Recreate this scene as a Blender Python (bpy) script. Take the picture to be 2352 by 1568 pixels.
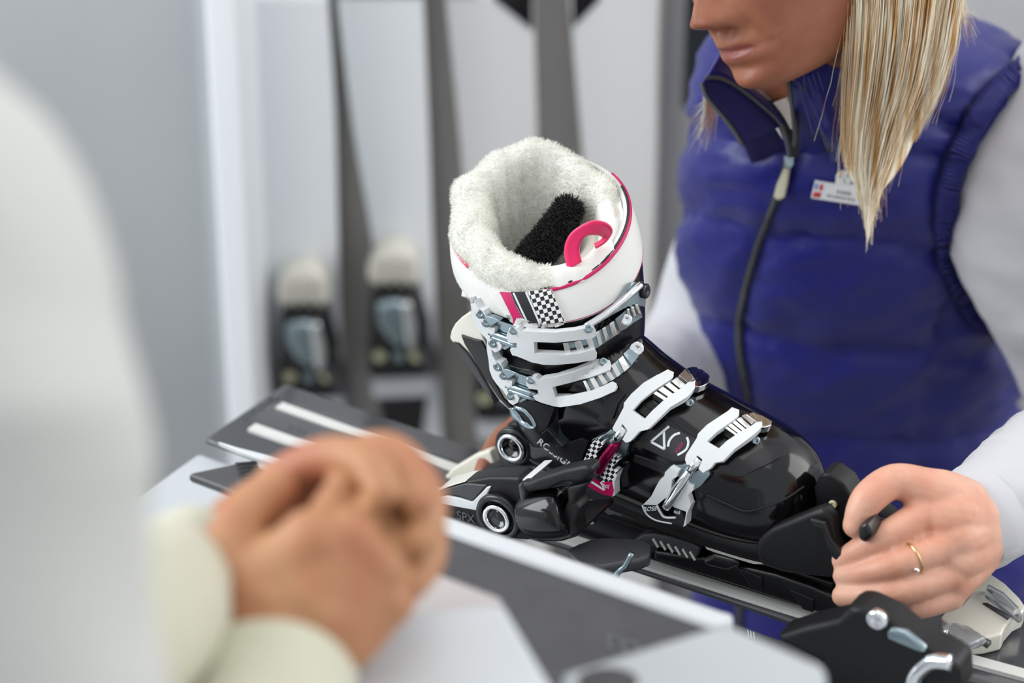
import bpy, bmesh, math, random
from mathutils import Vector, Matrix
from mathutils.bvhtree import BVHTree
random.seed(7)
for o in list(bpy.data.objects): bpy.data.objects.remove(o, do_unlink=True)
scene = bpy.context.scene
COL = scene.collection
R_ = math.radians
# ------------------------------------------------------------------ camera
CAM = Vector((0, 0, 1.88)); PITCH = R_(28.5); FPX = 2352 * 85 / 36.0
FW = Vector((0, math.cos(PITCH), -math.sin(PITCH))); UP = Vector((0, math.sin(PITCH), math.cos(PITCH))); RT = Vector((1, 0, 0))
cd = bpy.data.cameras.new('camera'); cam = bpy.data.objects.new('camera', cd); COL.objects.link(cam)
cam.location = CAM; cam.rotation_euler = (math.pi / 2 - PITCH, 0, 0)
cd.lens = 85; cd.sensor_width = 36; cd.clip_start = 0.05
cd.dof.use_dof = True; cd.dof.focus_distance = 1.865; cd.dof.aperture_fstop = 2.8
scene.camera = cam
# ------------------------------------------------------------------ world and lights
w = bpy.data.worlds.new('world'); scene.world = w; w.use_nodes = True
bg = w.node_tree.nodes['Background']; bg.inputs[0].default_value = (0.93, 0.96, 1.0, 1); bg.inputs[1].default_value = 0.85
def area(name, loc, target, sx, sy, power, col):
    l = bpy.data.lights.new(name, 'AREA'); l.shape = 'RECTANGLE'; l.size = sx; l.size_y = sy; l.energy = power; l.color = col
    o = bpy.data.objects.new(name, l); COL.objects.link(o); o.location = loc
    o.rotation_euler = (Vector(target) - Vector(loc)).to_track_quat('-Z', 'Y').to_euler(); return o
area('window_light_right', (2.6, 2.0, 2.2), (0.2, 1.7, 0.95), 2.2, 1.8, 46, (1.0, 0.98, 0.95))
area('window_light_left', (-2.4, 1.45, 2.2), (0.0, 2.3, 1.1), 1.8, 1.8, 66, (0.95, 0.98, 1.0))  # soft fill added to brighten the back wall and rack skis
area('ceiling_light', (0.3, 1.7, 3.3), (0.2, 1.7, 0.8), 2.4, 1.2, 12, (1.0, 0.98, 0.95))
vs = scene.view_settings; vs.view_transform = 'Standard'; vs.look = 'None'; vs.gamma = 1; vs.exposure = 0.0; vs.use_curve_mapping = False

# ------------------------------------------------------------------ coordinate helpers (photo pixel -> place in the room)
SKZ = 0.80
def ray(px, py): return FW + RT * ((px - 1176) / FPX) - UP * ((py - 784) / FPX)
def W(px, py, z): return CAM + ray(px, py) * z
def G(px, py, zw):
    r = ray(px, py); return CAM + r * ((zw - CAM.z) / r.z)
def Yp(px, py, y):
    r = ray(px, py); return CAM + r * (y / r.y)
AX = R_(-32); D = Vector((math.cos(AX), math.sin(AX), 0)); S = Vector((D.y, -D.x, 0)); N = Vector((0, 0, 1))
O = G(610, 958, SKZ)
def L(X, s, Z): return O + D * X + S * s + N * Z
def Lp(px, py, s):
    r = ray(px, py); t = (s + (O - CAM).dot(S)) / r.dot(S); return CAM + r * t
def lin(c): return tuple(((v / 255) / 12.92 if v / 255 <= 0.04045 else ((v / 255 + 0.055) / 1.055) ** 2.4) for v in c) + (1,)

# ------------------------------------------------------------------ materials
MATS = {}
def mat(name, rgb, rough=0.5, metal=0.0, bump=None, coat=0.0, spec=0.5, trans=0.0, var=None, sheen=0.0, sss=0.0, alpha=1.0, wave=None):
    m = bpy.data.materials.new(name); m.use_nodes = True; nt = m.node_tree; b = nt.nodes['Principled BSDF']
    b.inputs['Base Color'].default_value = lin(rgb); b.inputs['Roughness'].default_value = rough; b.inputs['Metallic'].default_value = metal
    b.inputs['Coat Weight'].default_value = coat; b.inputs['Coat Roughness'].default_value = 0.08
    b.inputs['Specular IOR Level'].default_value = spec; b.inputs['Transmission Weight'].default_value = trans
    b.inputs['Sheen Weight'].default_value = sheen; b.inputs['Alpha'].default_value = alpha
    if sss:
        b.inputs['Subsurface Weight'].default_value = sss; b.inputs['Subsurface Radius'].default_value = (0.012, 0.005, 0.003); b.inputs['Subsurface Scale'].default_value = 0.6
    tc = nt.nodes.new('ShaderNodeTexCoord')
    if var:                       # (scale, rgb2, fac)  mottled colour
        n = nt.nodes.new('ShaderNodeTexNoise'); n.inputs['Scale'].default_value = var[0]; n.inputs['Detail'].default_value = 4
        nt.links.new(tc.outputs['Object'], n.inputs['Vector'])
        r = nt.nodes.new('ShaderNodeValToRGB'); r.color_ramp.elements[0].position = 0.35; r.color_ramp.elements[1].position = 0.68
        r.color_ramp.elements[0].color = lin(rgb); r.color_ramp.elements[1].color = lin(var[1])
        nt.links.new(n.outputs['Fac'], r.inputs[0]); nt.links.new(r.outputs[0], b.inputs['Base Color'])
    if bump or wave:
        bn = nt.nodes.new('ShaderNodeBump')
        if bump:
            n = nt.nodes.new('ShaderNodeTexNoise'); n.inputs['Scale'].default_value = bump[0]; n.inputs['Detail'].default_value = 3
        else:
            n = nt.nodes.new('ShaderNodeTexWave'); n.inputs['Scale'].default_value = wave[0]; n.bands_direction = wave[2] if len(wave) > 2 else 'DIAGONAL'; bump = wave
        nt.links.new(tc.outputs['Object'], n.inputs['Vector'])
        bn.inputs['Strength'].default_value = bump[1]; bn.inputs['Distance'].default_value = 0.002
        nt.links.new(n.outputs['Fac'], bn.inputs['Height']); nt.links.new(bn.outputs[0], b.inputs['Normal'])
    MATS[name] = m; return m
M = MATS
mat('wall_grey', (222, 228, 230), 0.75, var=(2.5, (214, 219, 222), 1), bump=(60, 0.05))
mat('panel_dark', (200, 197, 193), 0.7, var=(6, (192, 189, 185), 1))
mat('wall_right', (214, 214, 218), 0.7)
mat('trim_white', (236, 240, 243), 0.4)
mat('trim_black', (38, 42, 46), 0.4)
mat('floor', (150, 148, 145), 0.5, var=(5, (135, 134, 132), 1))
mat('table_white', (196, 200, 204), 0.35)
mat('counter_dark', (72, 72, 75), 0.38, var=(40, (66, 66, 68), 1))
mat('white_gloss', (204, 207, 210), 0.3, coat=0.3)
mat('box_white', (210, 216, 220), 0.42)
mat('box_grey', (184, 189, 192), 0.42)
mat('box_top', (186, 180, 178), 0.5)
mat('ski_dark', (66, 67, 71), 0.22, coat=0.5)
mat('stripe', (214, 214, 210), 0.35)
mat('base_black', (24, 24, 27), 0.3)
mat('rack_ski', (240, 244, 246), 0.38, wave=(28, 0.12))
mat('rack_ski_warm', (226, 226, 225), 0.38, wave=(28, 0.12))
mat('print_black', (26, 26, 30), 0.4)
mat('cream', (224, 221, 208), 0.25, coat=0.6)
mat('plastic_black', (18, 18, 20), 0.32, coat=0.15)
mat('plastic_soft', (20, 20, 22), 0.46, spec=0.35)
mat('shell_black', (9, 9, 11), 0.13, coat=0.3, spec=0.35, bump=(9, 0.04))
mat('cuff_black', (15, 15, 17), 0.3, coat=0.1, spec=0.35)
mat('shell_panel', (26, 26, 29), 0.3, spec=0.4)
mat('plastic_grey', (62, 63, 66), 0.4)
mat('buckle_white', (216, 219, 220), 0.34)
mat('steel', (150, 166, 172), 0.24, metal=1.0)
mat('alu', (226, 224, 220), 0.24, metal=1.0)
mat('chrome', (235, 238, 240), 0.07, metal=1.0)
mat('pink', (196, 20, 92), 0.35)
mat('pink_ribbon', (232, 30, 98), 0.38, sheen=0.3)
mat('magenta_metal', (150, 14, 76), 0.22, metal=0.8)
mat('strap_white', (218, 218, 214), 0.55, bump=(300, 0.15))
mat('strap_warm', (224, 220, 206), 0.6)
mat('mesh_white', (226, 228, 228), 0.7, bump=(700, 0.6))
mat('fur_white', (232, 232, 226), 0.8, sheen=0.4)
def fur_mat():
    m = mat('fur_strand', (244, 244, 238), 0.8); nt = m.node_tree; b = nt.nodes['Principled BSDF']; t = nt.nodes.new('ShaderNodeBsdfTranslucent'); t.inputs[0].default_value = lin((246, 246, 240))
    x = nt.nodes.new('ShaderNodeMixShader'); x.inputs[0].default_value = 0.5; o = nt.nodes['Material Output']
    nt.links.new(b.outputs[0], x.inputs[1]); nt.links.new(t.outputs[0], x.inputs[2]); nt.links.new(x.outputs[0], o.inputs[0])
fur_mat()
mat('fur_black', (14, 14, 17), 0.7)
mat('liner_cream', (218, 212, 200), 0.7)
mat('print_white', (214, 222, 226), 0.4)
mat('print_grey', (84, 86, 88), 0.4)
mat('print_pink', (170, 40, 90), 0.5)
mat('yellowish', (206, 206, 168), 0.4)
mat('clear', (225, 230, 235), 0.05, trans=0.85, coat=0.5)
mat('skin', (156, 100, 73), 0.5, var=(30, (140, 82, 58), 1), sss=0.08, bump=(160, 0.12))  # shade on the face is put into this darker colour; hand stays lighter
mat('skin_hand', (222, 172, 148), 0.46, var=(40, (212, 150, 124), 1), sss=0.12, bump=(220, 0.15))
mat('skin_fg', (186, 138, 98), 0.55, var=(20, (176, 108, 78), 1), sss=0.04)
mat('lip', (138, 76, 66), 0.4)
mat('nail', (226, 180, 160), 0.25)
mat('vest', (17, 21, 112), 0.44, sheen=0.1, bump=(42, 0.6))
mat('vest_rib', (16, 18, 74), 0.75)
mat('vest_lining', (16, 14, 78), 0.8)
mat('zip', (70, 72, 74), 0.45)
mat('zip_tape', (44, 44, 50), 0.7)
mat('zip_pull', (178, 174, 152), 0.4)
mat('sleeve', (198, 198, 202), 0.85, bump=(35, 0.3), sheen=0.2)
mat('shirt', (200, 190, 184), 0.85)
mat('shirt_dark', (30, 30, 34), 0.8)
mat('sweater', (202, 203, 198), 0.95, sheen=0.2, bump=(260, 0.2))
mat('knit_cream', (196, 195, 174), 0.95, bump=(200, 0.3), sheen=0.2)
mat('trousers', (150, 154, 160), 0.9)
mat('gold', (222, 190, 140), 0.2, metal=1.0)
mat('badge', (225, 227, 227), 0.35)
mat('flag_blue', (70, 130, 210), 0.5); mat('flag_red', (196, 40, 40), 0.5); mat('badge_yellow', (240, 196, 60), 0.5)
mat('badge_green', (60, 130, 100), 0.5); mat('text_grey', (110, 112, 116), 0.5); mat('logo_blue', (100, 105, 160), 0.5)
def uv_pattern(name, c1, c2, sc, rot, kind='check'):
    m = mat(name, c1, 0.45); nt = m.node_tree; b = nt.nodes['Principled BSDF']
    uv = nt.nodes.new('ShaderNodeUVMap'); mp = nt.nodes.new('ShaderNodeMapping'); mp.inputs['Rotation'].default_value = (0, 0, R_(rot))
    t = nt.nodes.new('ShaderNodeTexChecker'); t.inputs['Scale'].default_value = sc
    t.inputs['Color1'].default_value = lin(c1); t.inputs['Color2'].default_value = lin(c2)
    nt.links.new(uv.outputs[0], mp.inputs[0]); nt.links.new(mp.outputs[0], t.inputs[0]); nt.links.new(t.outputs[0], b.inputs['Base Color'])
uv_pattern('houndstooth', (225, 226, 226), (22, 22, 24), 13.0, 32)
uv_pattern('houndstooth_strap', (225, 226, 226), (22, 22, 24), 10.5, 14)

# ------------------------------------------------------------------ object helpers
def tag(o, label, cat, group=None):
    o['label'] = label; o['category'] = cat
    if group: o['group'] = group
    return o
def thing(name, loc, label, cat, group=None):
    o = bpy.data.objects.new(name, None); COL.objects.link(o); o.location = loc; o.empty_display_size = 0.05
    return tag(o, label, cat, group)
def attach(o, parent):
    if parent is None: return o
    o.parent = parent
    if parent.type == 'EMPTY': o.matrix_parent_inverse = Matrix.Translation(-parent.location)
    return o
def mesh_obj(name, me, m, parent=None, smooth=True, bevel=0.0, seg=2):
    o = bpy.data.objects.new(name, me); COL.objects.link(o)
    if m: me.materials.append(M[m])
    if smooth:
        me.polygons.foreach_set('use_smooth', [True] * len(me.polygons))
    if bevel:
        b = o.modifiers.new('bevel', 'BEVEL'); b.width = bevel; b.segments = seg; b.limit_method = 'ANGLE'; b.angle_limit = R_(40)
        b.harden_normals = False
        o.modifiers.new('wn', 'WEIGHTED_NORMAL').keep_sharp = False
    return attach(o, parent)
def from_bm(name, bm, m, parent=None, smooth=True, bevel=0.0, seg=2):
    bmesh.ops.recalc_face_normals(bm, faces=bm.faces)
    me = bpy.data.meshes.new(name); bm.to_mesh(me); bm.free()
    return mesh_obj(name, me, m, parent, smooth, bevel, seg)
def structure(o): o['kind'] = 'structure'; return o
def cr(p0, p1, p2, p3, t):
    return 0.5 * ((2 * p1) + (-p0 + p2) * t + (2 * p0 - 5 * p1 + 4 * p2 - p3) * t * t + (-p0 + 3 * p1 - 3 * p2 + p3) * t ** 3)
def spline(pts, k, closed=False):
    n = len(pts); out = []
    if closed:
        for i in range(n):
            for j in range(k): out.append(cr(pts[(i - 1) % n], pts[i], pts[(i + 1) % n], pts[(i + 2) % n], j / k))
        return out
    for i in range(n - 1):
        a, b = pts[max(i - 1, 0)], pts[min(i + 2, n - 1)]
        for j in range(k): out.append(cr(a, pts[i], pts[i + 1], b, j / k))
    return out + [pts[-1]]
def add_loft(bm, rings, cap=True):
    V = [[bm.verts.new(p) for p in r] for r in rings]; n = len(rings[0])
    for i in range(len(V) - 1):
        for j in range(n):
            bm.faces.new((V[i][j], V[i][(j + 1) % n], V[i + 1][(j + 1) % n], V[i + 1][j]))
    if cap:
        for r in (V[0], V[-1]):
            c = bm.verts.new(sum((v.co for v in r), Vector()) / n)
            for j in range(n): bm.faces.new((r[j], r[(j + 1) % n], c))
def dense(rings, k):
    n = len(rings[0]); cols = [spline([r[j] for r in rings], k) for j in range(n)]
    return [[cols[j][i] for j in range(n)] for i in range(len(cols[0]))]
def sup(c, A, B, n=2.0, num=48, n2=None):
    out = []
    for i in range(num):
        t = 2 * math.pi * i / num; ct, st = math.cos(t), math.sin(t); e = n if (st >= 0 or n2 is None) else n2
        out.append(c + A * (math.copysign(abs(ct) ** (2 / e), ct)) + B * (math.copysign(abs(st) ** (2 / e), st)))
    return out
def add_tube(bm, pts, rad, num=10, k=4, cap=True):
    pts = [Vector(p) for p in pts]
    P = spline(pts, k) if k > 1 and len(pts) > 2 else pts
    rr = rad if isinstance(rad, (list, tuple)) else [rad] * len(pts)
    if len(rr) != len(P): rr = spline(list(rr), k) if len(pts) > 2 and k > 1 else rr
    rings = []; ref = None
    for i, p in enumerate(P):
        t = (P[min(i + 1, len(P) - 1)] - P[max(i - 1, 0)]).normalized()
        if ref is None:
            ref = t.orthogonal().normalized()
        ref = (ref - t * ref.dot(t)).normalized(); b = t.cross(ref)
        rings.append([p + (ref * math.cos(2 * math.pi * j / num) + b * math.sin(2 * math.pi * j / num)) * rr[i] for j in range(num)])
    add_loft(bm, rings, cap)
def tube(name, pts, rad, m, parent=None, num=10, k=4):
    bm = bmesh.new(); add_tube(bm, pts, rad, num, k); return from_bm(name, bm, m, parent)
def add_blob(bm, pts, num=14):         # chain of (point, radius): tapered, round ended
    P = [Vector(p) for p, r in pts]; rr = [r for p, r in pts]
    t0 = (P[0] - P[1]).normalized(); t1 = (P[-1] - P[-2]).normalized()
    PP = spline(P, 5) if len(P) > 2 else [P[0].lerp(P[1], i / 5) for i in range(6)]
    RR = spline(rr, 5) if len(P) > 2 else [rr[0] + (rr[1] - rr[0]) * i / 5 for i in range(6)]
    h = [0.97, 0.8, 0.5, 0.25]; pre = [(P[0] + t0 * rr[0] * a, rr[0] * math.sqrt(1 - a * a)) for a in h]
    post = [(P[-1] + t1 * rr[-1] * a, rr[-1] * math.sqrt(1 - a * a)) for a in reversed(h)]
    seq = pre + list(zip(PP, RR)) + post
    ref = None; rings = []
    for i, (p, r) in enumerate(seq):
        t = (seq[min(i + 1, len(seq) - 1)][0] - seq[max(i - 1, 0)][0]).normalized()
        if ref is None: ref = t.orthogonal().normalized()
        ref = (ref - t * ref.dot(t)).normalized(); b = t.cross(ref)
        rings.append([p + (ref * math.cos(2 * math.pi * j / num) + b * math.sin(2 * math.pi * j / num)) * r for j in range(num)])
    add_loft(bm, rings, True)
def px_blob(bm, pts, num=14): add_blob(bm, [(W(a, b, z), r) for a, b, z, r in pts], num)
def bake(ob):
    bpy.context.view_layer.update(); dg = bpy.context.evaluated_depsgraph_get()
    me = bpy.data.meshes.new_from_object(ob.evaluated_get(dg)); old = ob.data
    ob.modifiers.clear(); ob.data = me; bpy.data.meshes.remove(old)
    me.polygons.foreach_set('use_smooth', [True] * len(me.polygons)); return ob
def remesh(name, bm, voxel, it, m, parent):
    o = from_bm(name, bm, m, parent)
    r = o.modifiers.new('r', 'REMESH'); r.mode = 'VOXEL'; r.voxel_size = voxel
    s = o.modifiers.new('s', 'SMOOTH'); s.factor = 0.5; s.iterations = it
    return bake(o)
class Surf:
    def __init__(self, *objs):
        V, Fc = [], []
        for o in objs:
            b = len(V); V += [v.co.copy() for v in o.data.vertices]; Fc += [[b + i for i in p.vertices] for p in o.data.polygons]
        self.b = BVHTree.FromPolygons(V, Fc)
    def hit(self, px, py):
        d = ray(px, py).normalized(); h = self.b.ray_cast(CAM, d)
        if h[0] is None: return None
        n = h[1]; n = -n if n.dot(d) > 0 else n
        return h[0], n
    def pn(self, px, py, h):              # point at height h over the surface, seen at this pixel, and the normal there
        q = self.hit(px, py)
        if q:
            n = q[1].copy()
            for a, b in ((7, 0), (-7, 0), (0, 7), (0, -7)):
                e = self.hit(px + a, py + b)
                if e and (e[0] - q[0]).length < 0.02: n += e[1]
            n.normalize(); d = ray(px, py).normalized()
            cs = -n.dot(d); u = max(0.0, min(1.0, (cs - 0.38) / 0.3)); u = u * u * (3 - 2 * u)
            return q[0] + n * (h * (1 - u)) - d * (h * u / max(0.38, cs)), n
        r = ray(px, py); d = r.normalized(); lo, hi = 1.5, 2.5
        for _ in range(4):                # closest approach of the sight line to the surface
            st = (hi - lo) / 30; best = None
            for i in range(31):
                z = lo + st * i; f = self.b.find_nearest(CAM + r * z)
                if best is None or f[3] < best[0]: best = (f[3], z, f[1])
            lo, hi = best[1] - st, best[1] + st
        n = best[2]; n = -n if n.dot(d) > 0 else n
        return CAM + r * best[1] + n * h, n
    def __call__(self, px, py, h): return self.pn(px, py, h)[0]
def crop(pts, x0, y0, k): return [(x0 + a * k, y0 + b * k) for a, b in pts]
def patch(name, poly, mp, h0, h1, m, parent=None, grid=14, bevel=0.0006, holes=(), smooth=True):
    bm = bmesh.new(); edges = []
    for lp in [poly] + list(holes):
        vs_ = [bm.verts.new((a, b, 0)) for a, b in lp]
        for i in range(len(vs_)): edges.append(bm.edges.new((vs_[i], vs_[(i + 1) % len(vs_)])))
    bmesh.ops.triangle_fill(bm, use_beauty=True, use_dissolve=False, edges=edges)
    xs = [v.co.x for v in bm.verts]; ys = [v.co.y for v in bm.verts]
    if grid:
        x = min(xs) + grid
        while x < max(xs):
            bmesh.ops.bisect_plane(bm, geom=bm.verts[:] + bm.edges[:] + bm.faces[:], plane_co=(x, 0, 0), plane_no=(1, 0, 0)); x += grid
        y = min(ys) + grid
        while y < max(ys):
            bmesh.ops.bisect_plane(bm, geom=bm.verts[:] + bm.edges[:] + bm.faces[:], plane_co=(0, y, 0), plane_no=(0, 1, 0)); y += grid
    o = solid(name, bm, mp, h0, h1, m, parent, bevel, smooth); return o
def solid(name, bm, mp, h0, h1, m, parent, bevel, smooth=True):
    bm.verts.index_update(); n = len(bm.verts); P2 = [(v.co.x, v.co.y) for v in bm.verts]
    if hasattr(mp, 'pn'):
        pr = [mp.pn(a, b, h1) for a, b in P2]; top = [p for p, n_ in pr]; bot = [p - n_ * (h1 - h0) for p, n_ in pr]
    else:
        top = [mp(a, b, h1) for a, b in P2]; bot = [mp(a, b, h0) for a, b in P2]
    faces = [[v.index for v in f.verts] for f in bm.faces]
    bd = [(e.verts[0].index, e.verts[1].index) for e in bm.edges if len(e.link_faces) == 1]; bm.free()
    q = bmesh.new(); uv = q.loops.layers.uv.new('uv'); A = [q.verts.new(p) for p in top]; B = [q.verts.new(p) for p in bot]
    for f in faces:
        for vv in ([A[i] for i in f], [B[i] for i in reversed(f)]):
            try: nf = q.faces.new(vv)
            except ValueError: continue
            for l in nf.loops:
                i = l.vert.index
        # uv below
    for a, b in bd:
        try: q.faces.new((A[a], A[b], B[b], B[a]))
        except ValueError: pass
    q.verts.index_update()
    for f in q.faces:
        for l in f.loops:
            i = l.vert.index % n; l[uv].uv = (P2[i][0] / 100, P2[i][1] / 100)
    return from_bm(name, q, m, parent, smooth, bevel)
def planeS(s): return lambda px, py, h: Lp(px, py, s) + S * h
def planeZ(z): return lambda px, py, h: G(px, py, z) + N * h
def planeY(y): return lambda px, py, h: Yp(px, py, y) + Vector((0, -h, 0))
def ribbon(name, path, wid, mp, h0, h1, m, parent=None, k=5, bevel=0.0):
    P = [Vector((a, b, 0)) for a, b in path]; P = spline(P, k) if len(P) > 2 else [P[0].lerp(P[1], i / 8) for i in range(9)]
    bm = bmesh.new(); prev = None
    for i, p in enumerate(P):
        t = (P[min(i + 1, len(P) - 1)] - P[max(i - 1, 0)]).normalized(); nn = Vector((-t.y, t.x, 0))
        ww = wid if not isinstance(wid, (list, tuple)) else wid[0] + (wid[1] - wid[0]) * i / (len(P) - 1)
        row = [bm.verts.new(p + nn * ww * f) for f in (-0.5, -0.17, 0.17, 0.5)]
        if prev:
            for j in range(3): bm.faces.new((prev[j], prev[j + 1], row[j + 1], row[j]))
        prev = row
    return solid(name, bm, mp, h0, h1, m, parent, bevel)
def text(name, body, mp, o, u, v, h0, h1, m, parent, size=1.0, font=None, shear=0.0):
    # o: pixel of the first letter's baseline; u, v: pixel vectors of one em across / up
    c = bpy.data.curves.new(name, 'FONT'); c.body = body; c.resolution_u = 3; c.shear = shear
    t = bpy.data.objects.new(name, c); COL.objects.link(t); bpy.context.view_layer.update()
    me = bpy.data.meshes.new_from_object(t.evaluated_get(bpy.context.evaluated_depsgraph_get())); bpy.data.objects.remove(t)
    bm = bmesh.new(); bm.from_mesh(me); bpy.data.meshes.remove(me)
    for x in bm.verts:
        a, b = x.co.x * size, x.co.y * size; x.co = Vector((o[0] + u[0] * a + v[0] * b, o[1] + u[1] * a + v[1] * b, 0))
    return solid(name, bm, mp, h0, h1, m, parent, 0, False)
def box(name, c, A, B, Cc, m, parent=None, bevel=0.002):
    bm = bmesh.new(); v = [bm.verts.new(c + A * a + B * b + Cc * e) for a in (-1, 1) for b in (-1, 1) for e in (-1, 1)]
    for f in ((0, 1, 3, 2), (4, 6, 7, 5), (0, 4, 5, 1), (2, 3, 7, 6), (0, 2, 6, 4), (1, 5, 7, 3)): bm.faces.new([v[i] for i in f])
    return from_bm(name, bm, m, parent, True, bevel)
def lbox(name, x0, x1, s0, s1, z0, z1, m, parent=None, bevel=0.002):
    return box(name, L((x0 + x1) / 2, (s0 + s1) / 2, (z0 + z1) / 2), D * (x1 - x0) / 2, S * (s1 - s0) / 2, N * (z1 - z0) / 2, m, parent, bevel)
def rod(name, a, b, r, m, parent=None, num=16, bevel=0.0): return tube(name, [a, b], r, m, parent, num, 1)
def rivet(name, px, py, mp, rad, h, m, parent):
    c = mp(px, py, 0); t = mp(px, py, h)
    bm = bmesh.new(); ax = (t - c).normalized(); a = ax.orthogonal().normalized(); b = ax.cross(a)
    rings = [[c + ax * (h * f) + (a * math.cos(i * math.pi / 6) + b * math.sin(i * math.pi / 6)) * rad * g for i in range(12)] for f, g in ((0, 1), (0.7, 1), (1, 0.8), (1, 0.45), (0.8, 0.35))]
    add_loft(bm, rings); return from_bm(name, bm, m, parent)

# ================================================================== the setting
YB = 2.72                                   # back panel behind the rack of skis
def wallrect(name, x0, x1, z0, z1, y, m, th=0.03):
    return structure(box(name, Vector(((x0 + x1) / 2, y + th / 2, (z0 + z1) / 2)), Vector(((x1 - x0) / 2, 0, 0)), Vector((0, th / 2, 0)), Vector((0, 0, (z1 - z0) / 2)), m, None, 0))
structure(box('floor', Vector((0, 1.0, -0.02)), Vector((4, 0, 0)), Vector((0, 3.5, 0)), Vector((0, 0, 0.02)), 'floor', None, 0))
XR = Yp(1514, 300, YB).x
wallrect('wall_back', -0.36, XR, 0, 3.0, YB, 'panel_dark')
wallrect('wall_left', -3.0, -0.318, 0, 3.0, 2.50, 'wall_grey')
wallrect('wall_right', XR, 3.0, 0, 3.0, YB, 'wall_right')
# bright white post that frames the ski bay
bm = bmesh.new()
tl, tr, bl, br = (462, -200), (545, -200), (530, 1000), (590, 1000)
a = [Yp(*p, 2.50) for p in (tl, tr)]; b = [Yp(*p, 2.50) for p in (bl, br)]
dz = (b[0] - a[0]) / (a[0].z - b[0].z)
pts = [a[0] - dz * 0.9, a[1] - dz * 0.9, b[1] + dz * b[1].z * 0.98, b[0] + dz * b[0].z * 0.98]
top = [bm.verts.new(p + Vector((0, -0.012, 0))) for p in pts]; bot = [bm.verts.new(p + Vector((0, 0.22, 0))) for p in pts]
bm.faces.new(top); bm.faces.new(bot[::-1])
for i in range(4): bm.faces.new((top[i], bot[i], bot[(i + 1) % 4], top[(i + 1) % 4]))
structure(from_bm('trim_1', bm, 'trim_white', None, True, 0.004))
x0, x1 = Yp(1572, 100, YB).x, Yp(1690, 100, YB).x
structure(box('trim_2', Vector(((x0 + x1) / 2, YB, 1.75)), Vector(((x1 - x0) / 2, 0, 0)), Vector((0, 0.012, 0)), Vector((0, 0, 1.02)), 'trim_black', None, 0.003))

# workbench under the skis
t = thing('workbench', L(0.3, 0.18, -SKZ), 'long white workbench under the skis', 'workbench')
lbox('worktop', -0.03, 1.05, 0.058, 0.52, -0.05, -0.016, 'table_white', t, 0.004)
for sx in (0.02, 0.98):
    for sy in (0.1, 0.46): lbox('leg', sx - 0.025, sx + 0.025, sy - 0.025, sy + 0.025, -SKZ, -0.05, 'table_white', t, 0.003)
lbox('apron', 0.02, 0.98, 0.45, 0.47, -0.12, -0.05, 'table_white', t, 0.002)

v = thing('ski_vise', L(0.4, 0.07, -0.016), 'pair of black vise blocks holding the booted ski off the bench', 'vise')
for x0 in (0.185, 0.615):
    lbox('arm', x0, x0 + 0.035, -0.03, 0.0575, -0.05, -0.0165, 'plastic_black', v, 0.003); lbox('jaw', x0 - 0.006, x0 + 0.041, -0.028, 0.02, -0.030, -0.0163, 'plastic_grey', v, 0.002)
# customer-side ledge: dark top with a raised white edge
ZB = SKZ + 0.17
t = thing('counter_ledge', G(1200, 1400, 0), 'dark grey raised counter ledge with a white rim, in front of the skis', 'counter')
poly = [(590, 1052), (800, 1122), (1000, 1190), (1650, 1413), (1672, 1425), (1700, 1700), (1130, 1700), (1080, 1420), (980, 1304), (500, 1112), (430, 1086)]
patch('ledge_top', poly, planeZ(ZB), -0.008, 0, 'counter_dark', t, 0, 0.003)
patch('white_rim', [(590, 1040), (800, 1108), (1000, 1172), (1655, 1398), (1685, 1406), (1684, 1428), (1650, 1436), (1000, 1206), (800, 1136), (590, 1058)], planeZ(ZB + 0.006), -0.036, 0, 'white_gloss', t, 0, 0.004)
patch('end_sheet', [(500, 1012), (545, 1026), (600, 1040), (700, 1066), (740, 1085), (690, 1082), (590, 1050), (545, 1034)], planeZ(ZB + 0.01), -0.004, 0, 'white_gloss', t, 0, 0.0008)
for i in range(5): ribbon('end_stripe', [(540 + i * 3, 1066 + i * 9), (640, 1058 + i * 9)], 5, planeZ(ZB), -0.001, 0.0006, 'print_black', t, bevel=0)
text('ledge_print', 'm l', planeZ(ZB), (1390, 1490), (120, 36), (-14, -88), 0, 0.0006, 'print_grey', t)
base = [(860, 1165), (1660, 1430), (1690, 1690), (1140, 1690), (1090, 1430), (960, 1290)]
patch('ledge_body', base, lambda a, b, h: G(a, b, ZB - 0.009) + N * h, -0.16, -0.0005, 'table_white', t, 0, 0.002)

# two white boxes near the camera
ZX = ZB + 0.105
t = thing('white_box', G(1600, 1650, SKZ - 0.016), 'white plastic box with a dark oval opening, right of the other white box', 'box')
pr = [(1668, 1425), (1885, 1520), (1900, 1545), (1880, 1800), (1420, 1800), (1300, 1600), (1285, 1542)]
patch('body', pr, planeZ(ZX), -0.29, 0, 'box_grey', t, 0, 0.006)
oval = [(1396 + 70 * math.cos(i * math.pi / 12), 1566 + 32 * math.sin(i * math.pi / 12)) for i in range(24)]
patch('opening', oval, planeZ(ZX), -0.004, 0.001, 'counter_dark', t, 0, 0.0004)
t = thing('white_box', G(1000, 1650, SKZ - 0.016), 'white box with a pale warm-grey lid beside the clasped hands', 'box')
pr = [(985, 1305), (1150, 1372), (1168, 1392), (1275, 1580), (1330, 1800), (700, 1800), (800, 1570), (880, 1440)]
patch('body', [(920, 1400), (1150, 1380), (1165, 1392), (1275, 1580), (1350, 1800), (700, 1800), (805, 1560), (850, 1480)], planeZ(ZX + 0.02), -0.31, 0, 'box_white', t, 0, 0.006)
patch('lid', [(985, 1306), (1150, 1370), (1160, 1386), (905, 1452), (880, 1440)], planeZ(ZX - 0.01), -0.28, 0, 'box_top', t, 0, 0.003)

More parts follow.
